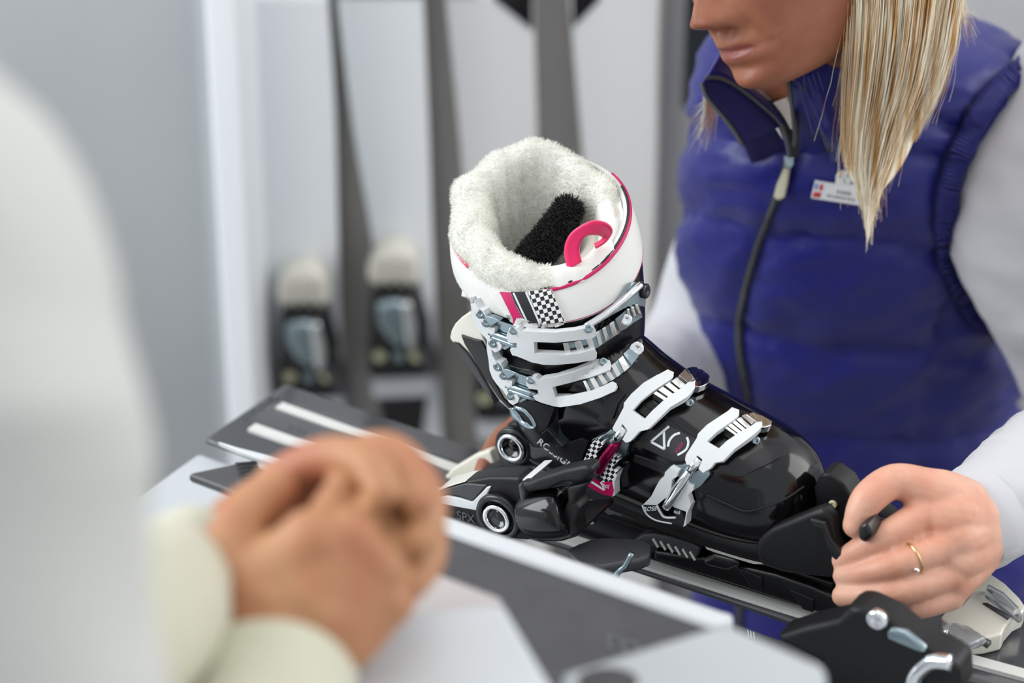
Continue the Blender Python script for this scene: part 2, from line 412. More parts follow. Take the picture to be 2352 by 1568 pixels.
# ================================================================== rack of skis at the back
def rack_ski(rows, label, m, binding, marks=None):
    y = YB - 0.03
    P = [Yp((a + b) / 2, py, y) for py, a, b in rows]; wd = [(Yp(b, py, y) - Yp(a, py, y)).length for py, a, b in rows]
    low = P[-1] + (P[-1] - P[-2]).normalized() * ((P[-1].z - 0.02) / max(0.2, -(P[-1] - P[-2]).normalized().z))
    hi = P[0] + (P[0] - P[1]).normalized() * 0.62
    C_ = [hi + Vector((0, -0.03, 0.03)), hi, *P, low]; wd = [0.02, wd[0] * 1.08, *wd, wd[-1] * 1.2]
    t = thing('ski', low, label, 'ski', 'skis standing in the rack')
    ks = []
    for c, ww in zip(C_, wd):
        hw, th = ww / 2, 0.007
        ks.append([c + Vector((a * hw, b * th, 0)) for a, b in ((-1, -0.2), (-0.93, -1), (0, -1), (0.93, -1), (1, -0.2), (1, 1), (0, 1), (-1, 1))])
    bm = bmesh.new(); add_loft(bm, dense(ks, 5)); bmesh.ops.recalc_face_normals(bm, faces=bm.faces)
    from_bm('ski_body', bm, m, t)
    yf = y - 0.007
    for poly in (marks or []): patch('dark_print', poly, planeY(yf), -0.002, 0.0012, 'print_black', t, 0, 0)
    if binding:
        dx, dy, kind = binding
        def q(pts): return [(a + dx, b + dy) for a, b in pts]
        def blob(name, pts, d0, d1, m_, bev=0.006): return patch(name, q(pts), planeY(yf), d0, d1, m_, t, 0, bev)
        blob('toe_cap', [(-70, 50), (-72, 15), (-60, -18), (-38, -38), (-5, -44), (28, -36), (46, -12), (52, 20), (50, 50), (0, 42)], 0, 0.045, 'cream', 0.012)
        for i in range(4): blob('cap_rib', [(-50 + i * 26, 40), (-46 + i * 24, -22), (-38 + i * 24, -22), (-42 + i * 26, 40)], 0.04, 0.05, 'cream', 0.003)
        hs = blob('housing', [(-60, 55), (45, 52), (58, 110), (70, 150), (60, 185), (-60, 185), (-66, 130)], 0, 0.05, 'plastic_black', 0.01)
        blob('silver_plate', [(-52, 72), (-10, 66), (30, 70), (36, 110), (26, 150), (-20, 160), (-48, 120)], 0.045, 0.062, 'steel', 0.008)
        blob('silver_jaw', [(8, 64), (30, 60), (46, 120), (40, 172), (22, 170)], 0.05, 0.07, 'chrome', 0.006)
        rivet('screw', dx - 4, dy + 196, planeY(yf - 0.045), 0.009, 0.012, 'steel', t)
        blob('wing', [(30, 160), (56, 160), (92, 240), (88, 262), (62, 250), (36, 200)], 0.0, 0.04, 'plastic_grey', 0.006)
        blob('base', [(-70, 180), (60, 175), (76, 262), (-66, 268)], 0, 0.034, 'plastic_black', 0.006)
        for a, mm in ((-44, 'yellowish'), (0, 'steel'), (40, 'yellowish')): rivet('screw', dx + a - 2, dy + 238, planeY(yf - 0.03), 0.008, 0.008, mm, t)
        blob('white_plate', [(-66, 268), (70, 262), (74, 312), (60, 320), (-58, 326), (-64, 312)], 0, 0.02, 'white_gloss', 0.005)
        blob('track_plate', [(-48, 326), (64, 320), (50, 440), (40, 560), (-20, 560), (-30, 440)], 0, 0.016, 'base_black', 0.004)
    return t
rack_ski([(-150, 553, 745), (0, 565, 755), (260, 585, 770), (600, 612, 778), (900, 640, 790), (1050, 650, 800)], 'pale grey ski beside the white post, first in the rack', 'rack_ski', (712, 622, 0))
rack_ski([(-150, 762, 966), (0, 774, 973), (300, 812, 985), (600, 862, 995), (900, 882, 1010), (1050, 890, 1020)], 'pale grey ski in the rack, second from the white post', 'rack_ski', (918, 575, 0))
rack_ski([(-150, 1012, 1225), (0, 1024, 1226), (340, 1058, 1235), (700, 1085, 1240), (1050, 1110, 1245)], 'pale ski in the rack directly behind the boot, with a black corner print', 'rack_ski_warm', (1160, 672, 0), [[(1135, -2), (1224, 68), (1220, -140), (1120, -140)]])
rack_ski([(-150, 1304, 1516), (60, 1313, 1511), (400, 1342, 1505), (700, 1360, 1495), (1050, 1380, 1490)], 'pale ski in the rack nearest the woman, with a black corner print', 'rack_ski_warm', None, [[(1316, 62), (1378, -2), (1390, -140), (1308, -140)]])

# ================================================================== ski with the boot clamped on it
def hw_(h): return h[0] if isinstance(h, tuple) else h
def ski_body(name, xs, m, parent, s_mid=0.0, z=0.0, roll=0.0):
    ks = []
    for X, hw, dz in xs:
        th = 0.016; nr, fr = hw if isinstance(hw, tuple) else (hw, hw)
        ks.append([L(X, s_mid + a * (nr if a > 0 else fr), z + dz + b * th + roll * a * hw_(hw)) for a, b in ((-1, -0.25), (-0.96, 0), (0, 0), (0.96, 0), (1, -0.22), (0.5, -1), (0, -1), (-0.6, -1))])
    bm = bmesh.new(); add_loft(bm, dense(ks, 6)); return from_bm(name, bm, m, parent)
skiA = thing('ski', L(0.35, 0, -0.016), 'dark ski with two white stripes, clamped to the boot', 'ski', 'skis lying on the bench')
ski_body('ski_body', [(-0.021, 0.058, 0.0), (0.0, 0.059, 0), (0.15, 0.056, 0), (0.26, (0.042, 0.054), 0), (0.35, (0.0362, 0.052), 0), (0.45, (0.0345, 0.055), 0), (0.6, (0.034, 0.068), 0), (0.75, (0.03, 0.09), 0), (0.9, (0.01, 0.09), 0.01), (0.98, (-0.02, 0.06), 0.03)], 'ski_dark', skiA)
def zstripe(name, pts, s_w, parent, m, h=0.0008):
    bm = bmesh.new(); P = spline([Vector(p) for p in pts], 6); pv = None
    for X, s_, z_ in P:
        r = [bm.verts.new(L(X, s_ - s_w / 2, z_ + h)), bm.verts.new(L(X, s_ + s_w / 2, z_ + h)), bm.verts.new(L(X, s_ + s_w / 2, z_ - 0.002)), bm.verts.new(L(X, s_ - s_w / 2, z_ - 0.002))]
        if pv:
            for j in range(4): bm.faces.new((pv[j], pv[(j + 1) % 4], r[(j + 1) % 4], r[j]))
        pv = r
    bm2 = bm; return from_bm(name, bm2, m, parent, False)
zstripe('stripe', [(0.002, 0.0225, 0), (0.15, 0.0255, 0), (0.313, 0.0285, 0), (0.45, 0.025, 0), (0.56, 0.0205, 0), (0.72, 0.006, 0), (0.8, -0.002, 0)], 0.0115, skiA, 'stripe', 0.003)
zstripe('stripe', [(-0.002, -0.0225, 0), (0.1, -0.019, 0), (0.2, -0.016, 0), (0.3, -0.016, 0)], 0.011, skiA, 'stripe', 0.0012)
zA = lambda px, py, h: G(px, py, SKZ) + N * h
text('tail_print', 'STAR 7', zA, (655, 985), (42, 14), (14, -22), 0, 0.0005, 'print_grey', skiA, 0.75)
text('end_print', 'ROSSIGNOL', zA, (560, 970), (17, -12), (-22, -10), 0, 0.0005, 'print_grey', skiA, 0.9)
lbox('binding_plate', 0.235, 0.615, -0.034, 0.016, 0.0, 0.03, 'base_black', skiA, 0.003)
lbox('track', 0.26, 0.56, -0.028, 0.022, 0.028, 0.038, 'plastic_black', skiA, 0.002)
patch('heel_rail', crop([(1620, 800), (1720, 810), (1900, 860), (1990, 900), (2070, 950), (2040, 990), (1960, 965), (1900, 975), (1870, 940), (1800, 935), (1760, 905), (1700, 900), (1640, 870)], 960, 960, .2296), planeS(0.036), -0.006, 0, 'print_grey', skiA, 0, 0.001)
rod('spring', Lp(1325, 1190, 0.045), Lp(1362, 1187, 0.045), 0.0055, 'chrome', skiA)
patch('friction_plate', crop([(250, 285), (330, 230), (420, 220), (560, 245), (700, 290), (770, 330), (740, 400), (700, 420), (540, 345), (420, 320), (300, 310)], 1372, 1158, .306), planeS(0.034), -0.012, 0, 'plastic_grey', skiA, 0, 0.002)
for i in range(6): ribbon('plate_rib', [(1500 + i * 17, 1236 + i * 6), (1512 + i * 17, 1256 + i * 6)], 3, planeS(0.0345), -0.001, 0.001, 'stripe', skiA)
patch('white_strip', [(1614, 1247), (1650, 1250), (1700, 1266), (1770, 1284), (1784, 1298), (1730, 1296), (1650, 1272), (1622, 1262)], planeS(0.036), -0.008, 0, 'stripe', skiA, 0, 0.001)
patch('adjuster', [(1610, 1285), (1640, 1272), (1690, 1285), (1700, 1300), (1670, 1312), (1620, 1300)], planeS(0.037), -0.03, 0, 'plastic_black', skiA, 0, 0.003)
patch('skirt', [(1500, 1262), (1620, 1280), (1780, 1318), (1860, 1345), (1960, 1390), (1960, 1420), (1890, 1412), (1700, 1350), (1500, 1285)], planeS(0.03), -0.05, 0, 'plastic_black', skiA, 0, 0.003)
for a in (0, 118): patch('skirt_rib', [(1695 + a, 1302 + a * .42), (1752 + a, 1326 + a * .42), (1750 + a, 1356 + a * .42), (1726 + a, 1348 + a * .42)], planeS(0.0305), -0.004, 0.0008, 'shell_panel', skiA, 0, 0.0008)
# heel piece with its lever raised against the boot
hp = patch('heel_piece', [(1150, 1004), (1160, 978), (1186, 966), (1206, 980), (1222, 1020), (1240, 1062), (1262, 1100), (1250, 1140), (1110, 1112), (1112, 1078), (1146, 1060)], planeS(0.034), -0.03, 0, 'plastic_soft', skiA, 0, 0.005)
c = Lp(1182, 1022, 0.036)
bm = bmesh.new()
def add_ring(bm, c, ax, r0, r1, h, num=28):
    a = ax.orthogonal().normalized(); b = ax.cross(a)
    def rg(r, z): return [c + ax * z + (a * math.cos(2 * math.pi * i / num) + b * math.sin(2 * math.pi * i / num)) * r for i in range(num)]
    add_loft(bm, [rg(r0, -h), rg(r0, h * .6), rg(r0 * .96, h), rg(r1 * 1.06, h), rg(r1, h * .6), rg(r1 * .96, -h * 3)], True)
add_ring(bm, c, S, 0.0165, 0.0125, 0.004); from_bm('bushing_seat', bm, 'plastic_black', hp)
bm = bmesh.new(); add_ring(bm, c + S * 0.004, S, 0.0125, 0.0088, 0.003); from_bm('axle_bushing', bm, 'chrome', hp)
rod('axle', c - S * 0.004, c + S * 0.0035, 0.0086, 'shell_black', hp, 20)  # dark disc that paints the shaded hole of the bushing
patch('lever', crop([(140, 590), (155, 520), (190, 455), (260, 385), (350, 325), (400, 380), (450, 520), (520, 700), (600, 980), (700, 1190), (790, 1290), (850, 1345), (840, 1375), (760, 1335), (640, 1230), (540, 1080), (420, 880), (330, 740), (240, 650), (170, 640)], 1000, 640, .2296), planeS(0.045), -0.03, 0, 'cream', skiA, 0, 0.003)
patch('lever_inlay', crop([(262, 552), (400, 598), (470, 612), (560, 780), (590, 1000), (690, 1190), (785, 1285), (740, 1290), (640, 1190), (500, 980), (380, 780), (300, 650)], 1000, 640, .2296), planeS(0.045), -0.01, 0.0016, 'plastic_black', skiA, 0, 0.001)
patch('lever_slot', crop([(195, 625), (240, 655), (330, 745), (430, 900), (560, 1120), (600, 1250), (480, 1080), (330, 850), (230, 700)], 1000, 640, .2296), planeS(0.045), -0.01, 0.0016, 'plastic_grey', skiA, 0, 0.0006)
patch('lever_arm', [(1170, 925), (1196, 945), (1226, 985), (1262, 1050), (1290, 1100), (1262, 1118), (1230, 1085), (1205, 1020), (1186, 975)], planeS(0.030), -0.02, 0, 'plastic_black', skiA, 0, 0.004)
patch('white_tail_plate', [(1018, 1098), (1040, 1076), (1090, 1046), (1125, 1034), (1140, 1080), (1100, 1110), (1050, 1112)], planeS(0.0), -0.01, 0, 'strap_warm', skiA, 0, 0.002)
# toe piece
toe = patch('toe_piece', [(1868, 1120), (1880, 1096), (1892, 1086), (1908, 1090), (1938, 1112), (1952, 1136), (1985, 1156), (2040, 1200), (2050, 1250), (2030, 1320), (1980, 1330), (1912, 1300), (1896, 1240), (1884, 1200), (1864, 1186), (1872, 1150)], planeS(0.012), -0.022, 0, 'plastic_soft', skiA, 0, 0.005)
patch('toe_wing', [(1738, 1232), (1772, 1212), (1850, 1180), (1890, 1165), (1912, 1195), (1918, 1240), (1950, 1290), (1960, 1330), (1900, 1330), (1800, 1318), (1744, 1300), (1732, 1266)], planeS(0.044), -0.014, 0, 'plastic_soft', skiA, 0, 0.005)
patch('wing_edge', [(1862, 1188), (1896, 1198), (1912, 1236), (1930, 1262), (1950, 1290), (1940, 1300), (1912, 1276), (1896, 1244), (1890, 1214), (1866, 1206)], planeS(0.047), -0.004, 0.002, 'plastic_black', skiA, 0, 0.0015)
rivet('indicator', 1914, 1157, planeS(0.012), 0.0035, 0.002, 'yellowish', toe)
dial = Lp(1996, 1222, 0.022)
bm = bmesh.new(); add_tube(bm, [dial - D * 0.004 - S * .002, dial + D * 0.022 - S * .002], 0.0125, 24, 1); from_bm('dial', bm, 'clear', toe)
for i in range(7):
    q = math.radians(-60 + i * 26); e = S * math.cos(q) + N * math.sin(q)
    rod('dial_rib', dial + e * 0.0126 - D * .002, dial + e * 0.0126 + D * 0.02, 0.0013, 'plastic_black', toe, 8)
patch('adjust_screw_cap', [(1970, 1210), (1990, 1200), (2005, 1230), (1990, 1250), (1970, 1240)], planeS(0.052), -0.02, 0, 'plastic_black', toe, 0, 0.003)
# white clip on the front of the ski
patch('clip_base', crop([(1380, 1040), (1410, 1010), (1450, 1010), (1480, 925), (1530, 925), (1640, 1000), (1740, 1100), (1780, 1160), (1760, 1200), (1700, 1230), (1640, 1300), (1620, 1350), (1500, 1380), (1390, 1390), (1280, 1310), (1195, 1240), (1260, 1160), (1340, 1150), (1400, 1080)], 1752, 1040, .3367), planeZ(SKZ), 0, 0.016, 'cream', skiA, 0, 0.003)
patch('clip_band', crop([(1350, 1190), (1380, 1190), (1560, 1290), (1530, 1320)], 1752, 1040, .3367), planeZ(SKZ + 0.016), -0.002, 0.0012, 'plastic_grey', skiA, 0, 0)
patch('clip_band', crop([(1500, 1030), (1530, 1030), (1690, 1115), (1670, 1140)], 1752, 1040, .3367), planeZ(SKZ + 0.016), -0.002, 0.0012, 'plastic_grey', skiA, 0, 0)
patch('clip_lens', crop([(1530, 940), (1640, 1000), (1740, 1100), (1770, 1160), (1740, 1170), (1600, 1060), (1510, 990)], 1752, 1040, .3367), planeZ(SKZ + 0.016), 0, 0.008, 'clear', skiA, 0, 0.003)
patch('clip_lens', crop([(1200, 1240), (1300, 1200), (1400, 1230), (1530, 1310), (1400, 1370), (1290, 1310)], 1752, 1040, .3367), planeZ(SKZ + 0.016), 0, 0.008, 'clear', skiA, 0, 0.003)

# ------------------------------------------------------------------ partner ski in front of it
skiC = thing('ski', L(0.35, 0.109, -0.016), 'dark ski with an empty open binding, mostly hidden behind the ledge', 'ski', 'skis lying on the bench')
ski_body('ski_body', [(0.24, 0.05, 0), (0.25, 0.051, 0), (0.27, 0.05, 0), (0.35, 0.049, 0), (0.5, 0.049, 0), (0.65, 0.051, 0), (0.8, 0.055, 0), (0.95, 0.045, 0.01), (1.02, 0.015, 0.03)], 'ski_dark', skiC, 0.109)
C5 = lambda p: crop(p, 960, 960, .2296)
hb = patch('heel_piece', C5([(165, 755), (240, 690), (480, 630), (700, 592), (1010, 592), (1040, 650), (1070, 760), (1085, 900), (1090, 1100), (1120, 1230), (980, 1215), (800, 1190), (560, 1080), (240, 980), (150, 860)]), planeS(0.112), -0.020, 0, 'plastic_soft', skiC, 0, 0.006)
patch('white_trim', C5([(150, 852), (190, 790), (300, 768), (420, 790), (548, 830), (640, 740), (695, 680), (738, 676), (690, 790), (640, 900), (600, 918), (400, 882), (240, 850)]), planeS(0.112), -0.004, 0.0016, 'buckle_white', hb, 0, 0.001)
patch('white_trim', C5([(160, 750), (230, 690), (420, 640), (480, 632), (300, 690), (190, 740)]), planeS(0.1122), -0.02, 0.001, 'cream', hb, 0, 0.001)
patch('grip', C5([(180, 755), (320, 690), (480, 645), (700, 660), (560, 820), (430, 770), (300, 745)]), planeS(0.112), -0.004, 0.002, 'plastic_grey', hb, 0, 0.001)
text('lettering', 'SPX', planeS(0.112), C5([(398, 1000)])[0], (25, 6.6), (-3, -27), 0, 0.0012, 'print_grey', hb, 1.0)
c = Lp(960 + 822 * .2296, 960 + 975 * .2296, 0.114)
bm = bmesh.new(); add_ring(bm, c, S, 0.020, 0.0145, 0.005); from_bm('bushing_seat', bm, 'plastic_black', hb)
bm = bmesh.new(); add_ring(bm, c + S * 0.003, S, 0.0122, 0.0085, 0.004); from_bm('axle_bushing', bm, 'chrome', hb)
rod('axle', c - S * 0.004, c + S * 0.0028, 0.0083, 'shell_black', hb, 20)  # same dark disc, shade inside the bushing hole
bm = bmesh.new(); add_tube(bm, [Lp(1212, 1182, 0.106), Lp(1222, 1180, 0.106), Lp(1260, 1176, 0.107), Lp(1296, 1172, 0.107), Lp(1306, 1171, 0.107)], [0.015, 0.0192, 0.0205, 0.0192, 0.015], 32, 4); from_bm('toe_cup', bm, 'shell_black', skiC)
patch('cup_frame', C5([(1005, 660), (1040, 640), (1080, 720), (1090, 900), (1130, 1100), (1180, 1200), (1100, 1190), (1060, 1000), (1030, 820)]), planeS(0.115), -0.018, 0.002, 'plastic_grey', skiC, 0, 0.003)
patch('cup_frame', C5([(1480, 690), (1720, 640), (1600, 760), (1560, 860), (1620, 900), (1560, 1060), (1590, 1180), (1520, 1200), (1440, 1060), (1440, 940), (1490, 830)]), planeS(0.114), -0.018, 0, 'plastic_soft', skiC, 0, 0.004)
patch('pedal', C5([(1020, 640), (1100, 640), (1200, 600), (1450, 520), (1650, 478), (1735, 500), (1728, 570), (1640, 640), (1450, 652), (1300, 720), (1100, 752), (1040, 720)]), planeS(0.117), -0.016, 0, 'plastic_soft', skiC, 0, 0.005)
patch('white_tab', C5([(1025, 635), (1070, 590), (1150, 585), (1140, 605), (1080, 640)]), planeS(0.11), -0.03, 0, 'buckle_white', skiC, 0, 0.001)
patch('base_foot', C5([(1150, 1170), (1220, 1180), (1560, 1150), (1590, 1190), (1430, 1240), (1200, 1240)]), planeS(0.112), -0.06, 0, 'plastic_black', skiC, 0, 0.003)
bp = patch('brake_pad', C5([(1480, 1310), (1600, 1250), (1730, 1200), (1850, 1182), (2100, 1190), (2270, 1205), (2335, 1250), (2325, 1370), (2230, 1410), (2000, 1450), (1850, 1480), (1620, 1450), (1540, 1370)]), planeZ(SKZ + 0.052), -0.011, 0, 'plastic_grey', skiC, 0, 0.003)
tube('brake_wire', [Lp(1452, 1270, 0.115), Lp(1436, 1300, 0.118), Lp(1412, 1336, 0.121), L(0.43, 0.124, -0.012)], 0.0024, 'steel', skiC, 10, 3)
text('ski_print', 'III', planeZ(SKZ), (1716, 1462), (44, 14), (-4, -38), 0, 0.0005, 'print_white', skiC, 0.6)
# toe piece of the partner ski, close to the camera side
tb = patch('toe_piece', [(1772, 1466), (1850, 1440), (1920, 1425), (1950, 1392), (1985, 1400), (2040, 1425), (2090, 1470), (2150, 1500), (2200, 1530), (2205, 1600), (1900, 1600), (1880, 1520)], planeS(0.125), -0.03, 0, 'plastic_soft', skiC, 0, 0.010)
rivet('toe_knob', 2018, 1418, planeS(0.126), 0.008, 0.006, 'chrome', skiC)
tube('silver_band', [Lp(2095, 1585, 0.129), Lp(2105, 1548, 0.129), Lp(2140, 1520, 0.129), Lp(2185, 1522, 0.129)], 0.006, 'chrome', skiC, 12, 5)
patch('silver_window', [(2040, 1440), (2080, 1450), (2130, 1490), (2120, 1500), (2070, 1480), (2036, 1465)], planeS(0.126), -0.006, 0.002, 'steel', skiC, 0, 0.003)

# ================================================================== the ski boot
boot = thing('ski_boot', L(0.39, 0, 0.045), 'black ski boot with white buckles and fluffy white liner', 'ski boot')
# lower shell: sections across the foot
foot = [(0.270, 0.058, 0.095, 0.016), (0.275, 0.056, 0.125, 0.027), (0.287, 0.055, 0.150, 0.036), (0.305, 0.054, 0.174, 0.042), (0.33, 0.053, 0.188, 0.0455), (0.36, 0.053, 0.186, 0.046), (0.385, 0.053, 0.172, 0.047),
        (0.41, 0.053, 0.160, 0.049), (0.44, 0.053, 0.151, 0.051), (0.47, 0.053, 0.143, 0.0515), (0.495, 0.054, 0.1365, 0.048), (0.512, 0.055, 0.129, 0.0415), (0.523, 0.057, 0.119, 0.033), (0.530, 0.060, 0.106, 0.023), (0.533, 0.066, 0.094, 0.011)]
rings = []
for X, z0, z1, hw in foot:
    zc = z0 + (z1 - z0) * 0.42
    rg = sup(L(X, 0, zc), S * hw, N * (z1 - zc), 2.25, 56)
    lo = sup(L(X, 0, zc), S * hw, N * (zc - z0), 3.4, 56)
    rings.append([rg[i] if i <= 28 else lo[i] for i in range(56)])
bm = bmesh.new(); add_loft(bm, dense(rings, 7)); shell = from_bm('lower_shell', bm, 'shell_black', boot)
SH = Surf(shell)
# sole with toe and heel lugs
bm = bmesh.new(); sole = [(0.262, 0.026), (0.27, 0.034), (0.30, 0.036), (0.37, 0.036), (0.43, 0.042), (0.49, 0.042), (0.525, 0.036), (0.548, 0.033), (0.556, 0.026)]
rings = [[L(X, a * hw, z) for a, z in ((-1, 0.048), (-0.6, 0.044), (0, 0.044), (0.6, 0.044), (1, 0.048), (1, 0.064), (0.5, 0.067), (-0.5, 0.067), (-1, 0.064))] for X, hw in sole]
add_loft(bm, dense(rings, 4)); from_bm('sole', bm, 'plastic_soft', boot)
lbox('toe_lug', 0.515, 0.553, -0.032, 0.032, 0.062, 0.080, 'plastic_soft', boot, 0.005)
# cuff
def shaft(X0, Z0, a, b, tx, ts=0.0, S0=0.0, num=72, n=2.1, dr=0.0):
    out = []
    for i in range(num):
        t = 2 * math.pi * i / num; c, s_ = math.cos(t), math.sin(t)
        x = (a + dr) * math.copysign(abs(c) ** (2 / n), c); y = (b + dr) * math.copysign(abs(s_) ** (2 / n), s_)
        out.append(L(X0 + x, S0 + y, Z0 + tx * x + ts * y))
    return out
cuff_r = [(0.318, 0.098, 0.036, 0.045, 0.45, -0.10, 0.0), (0.314, 0.122, 0.048, 0.0495, 0.30, -0.25, -0.002), (0.3085, 0.150, 0.0580, 0.0525, 0.12, -0.38, -0.006), (0.3035, 0.175, 0.0645, 0.054, 0.05, -0.39, -0.006), (0.2995, 0.204, 0.0685, 0.056, 0.01, -0.375, -0.003), (0.290, 0.236, 0.0740, 0.0595, -0.02, -0.41, -0.003)]
outer = dense([shaft(*r) for r in cuff_r], 7); inner = dense([shaft(*r, dr=-0.005) for r in cuff_r], 7)
bm = bmesh.new(); n = 72; seq = outer + inner[::-1]
V = [[bm.verts.new(p) for p in r] for r in seq]
for i in range(len(V)):
    r2 = V[(i + 1) % len(V)]
    for j in range(n): bm.faces.new((V[i][j], V[i][(j + 1) % n], r2[(j + 1) % n], r2[j]))
cuff = from_bm('cuff', bm, 'cuff_black', boot)
CU = Surf(cuff, shell)
# power strap
SB, SP = (0.2885, 0.2316, 0.0765, 0.0615, -0.027, -0.40, -0.0024), (0.2782, 0.2615, 0.0695, 0.0605, -0.033, -0.485, -0.0075)
def strap_ring(u, dr): return shaft(*[p + (q - p) * u for p, q in zip(SB, SP)], dr=dr)
prof = [(0.0, -0.001), (0.06, 0.0012), (0.3, 0.0026), (0.65, 0.0030), (0.94, 0.0016), (1.0, 0.0)]
o_ = dense([strap_ring(z, d) for z, d in prof], 4); i_ = dense([strap_ring(z, d - 0.0035) for z, d in prof], 4)
bm = bmesh.new(); seq = o_ + i_[::-1]; V = [[bm.verts.new(p) for p in r] for r in seq]
for i in range(len(V)):
    r2 = V[(i + 1) % len(V)]
    for j in range(n): bm.faces.new((V[i][j], V[i][(j + 1) % n], r2[(j + 1) % n], r2[j]))
strap = from_bm('power_strap', bm, 'strap_white', boot)
ST = Surf(strap)
C1 = lambda p: crop(p, 960, 300, .2551)
C2 = lambda p: crop(p, 1000, 640, .2296)
C3 = lambda p: crop(p, 1080, 820, .2551)
C4 = lambda p: crop(p, 1440, 920, .2296)
# strap prints and edging
patch('strap_end', C2([(552, 200), (575, 155), (640, 120), (900, 130), (1100, 105), (1160, 100), (1300, 440), (1180, 470), (980, 485), (790, 455), (680, 350), (580, 250)]), ST, -0.001, 0.0022, 'strap_white', strap, 12, 0.0006)
patch('pink_block', C2([(640, 130), (745, 135), (800, 270), (890, 440), (790, 430), (740, 330), (690, 230)]), ST, 0.0016, 0.0028, 'pink', strap, 12, 0.0002)
patch('black_block', C2([(752, 130), (905, 130), (960, 240), (1050, 455), (930, 470), (880, 400), (800, 250)]), ST, 0.0016, 0.0027, 'print_black', strap, 12, 0.0002)
ribbon('white_line', C2([(780, 140), (840, 270), (920, 440)]), 4, ST, 0.0024, 0.0031, 'print_white', strap)
ribbon('white_line', C2([(905, 135), (970, 280), (1045, 455)]), 4, ST, 0.0024, 0.0031, 'print_white', strap)
patch('houndstooth_print', C2([(925, 125), (1155, 105), (1200, 210), (1295, 435), (1060, 455), (990, 300)]), ST, 0.0016, 0.0028, 'houndstooth_strap', strap, 12, 0.0002)
def edge_line(name, u, t0, t1, dr, r, m):
    rr = strap_ring(u, dr); k = list(range(int(t0 // 5), int(t1 // 5) + 1)); return tube(name, [rr[i % 72] for i in k], r, m, strap, 8, 2)
edge_line('pink_edging', 0.95, -62, 60, 0.0016, 0.0015, 'pink')
edge_line('dark_edging', 0.995, -50, 95, 0.0006, 0.0011, 'print_black')
edge_line('stitching', 0.07, -35, 70, 0.0013, 0.0003, 'print_pink')
edge_line('pink_webbing', 0.985, 116, 152, -0.0005, 0.0026, 'pink_ribbon')
# ---- liner: padded ring with a high back
crest = {0: .260, 30: .250, 60: .247, 90: .252, 120: .262, 150: .275, 180: .287, 210: .299, 240: .305, 270: .299, 300: .287, 330: .272, 360: .260}
ck = sorted(crest)
def crest_at(d):
    d %= 360
    for a, b in zip(ck, ck[1:]):
        if a <= d <= b:
            u = (d - a) / (b - a); u = u * u * (3 - 2 * u); return crest[a] * (1 - u) + crest[b] * u
bm = bmesh.new(); num = 96
lp = [(-0.002, -0.03, 0), (-0.001, -0.006, 0), (0.0015, -0.020, 1), (0.0015, -0.011, 1), (-0.003, -0.0035, 1), (-0.009, 0.0, 1), (-0.015, -0.003, 1), (-0.019, -0.012, 1), (-0.021, -0.03, 1), (-0.024, -0.06, 1), (-0.028, -0.10, 1), (-0.034, -0.15, 1)]
rings = []
from mathutils import noise as mnoise
for dr, z, rel in lp:
    rg = []
    for i in range(num):
        d = 360 * i / num; t = math.radians(d); c, s_ = math.cos(t), math.sin(t)
        cz = crest_at(d); pz = 0.2615 - 0.033 * 0.0695 * c - 0.485 * 0.0605 * s_
        nz = mnoise.noise(Vector((c * 2.2, s_ * 2.2, 0.4))) * 0.0035 + mnoise.noise(Vector((c * 6, s_ * 6, dr * 120))) * 0.0018
        Z = max(cz + z + nz, pz - 0.004 if dr > -0.003 else 0) if rel else pz + z
        thick = 1.0 + 0.45 * math.exp(-((d - 150) / 60) ** 2)
        rg.append(L(0.2782 + (0.0695 + (dr + (nz if rel else 0)) * thick) * c, -0.005 + (0.059 + (dr + (nz if rel else 0)) * thick) * s_, Z))
    rings.append(rg)
rings = dense(rings, 4)
V = [[bm.verts.new(p) for p in r] for r in rings]
for i in range(len(V) - 1):
    for j in range(num): bm.faces.new((V[i][j], V[i][(j + 1) % num], V[i + 1][(j + 1) % num], V[i + 1][j]))
liner = from_bm('liner', bm, 'fur_white', boot)
def furry(name, ob, count, length, m, parent, keep=None, wid=0.00035, droop=(0, 0, 0)):
    me = ob.data; me.calc_loop_triangles(); T = me.loop_triangles; areas = [t.area for t in T]; vs_ = me.vertices
    V_, F_, NV_ = [], [], []
    pick = random.choices(range(len(T)), weights=areas, k=count)
    for i in pick:
        t = T[i]; a, b, c = (vs_[j].co for j in t.vertices); u, v = random.random(), random.random()
        if u + v > 1: u, v = 1 - u, 1 - v
        p = a + (b - a) * u + (c - a) * v
        if keep and not keep(p): continue
        nn = t.normal; d = (nn + Vector((random.gauss(0, .45), random.gauss(0, .45), random.gauss(0, .45))) + Vector(droop)).normalized()
        l = length * random.uniform(0.5, 1.25); sd = d.orthogonal().normalized() * wid; sd.rotate(Matrix.Rotation(random.uniform(0, 6.3), 3, d))
        k = len(V_); mid = p + d * l * 0.6; tip = p + (d + Vector((random.gauss(0, .3), random.gauss(0, .3), random.gauss(0, .3) - 0.15))).normalized() * l
        V_ += [p - sd, p + sd, mid - sd * .7, mid + sd * .7, tip]; F_ += [(k, k + 1, k + 3, k + 2), (k + 2, k + 3, k + 4)]
    me2 = bpy.data.meshes.new(name); me2.from_pydata(V_, [], F_); o = mesh_obj(name, me2, m, parent); o['kind'] = 'stuff'; return o
zlow = SKZ + 0.15
LC = L(0.278, -0.005, 0)
def fur_zone(p):
    q = p - LC; an = math.degrees(math.atan2(q.dot(S), q.dot(D))) % 360
    return p.z > SKZ + 0.17 and 48 < an < 322
furry('liner_fur', liner, 60000, 0.0038, 'fur_strand', boot, fur_zone, 0.00028, (0, 0, 0.1))
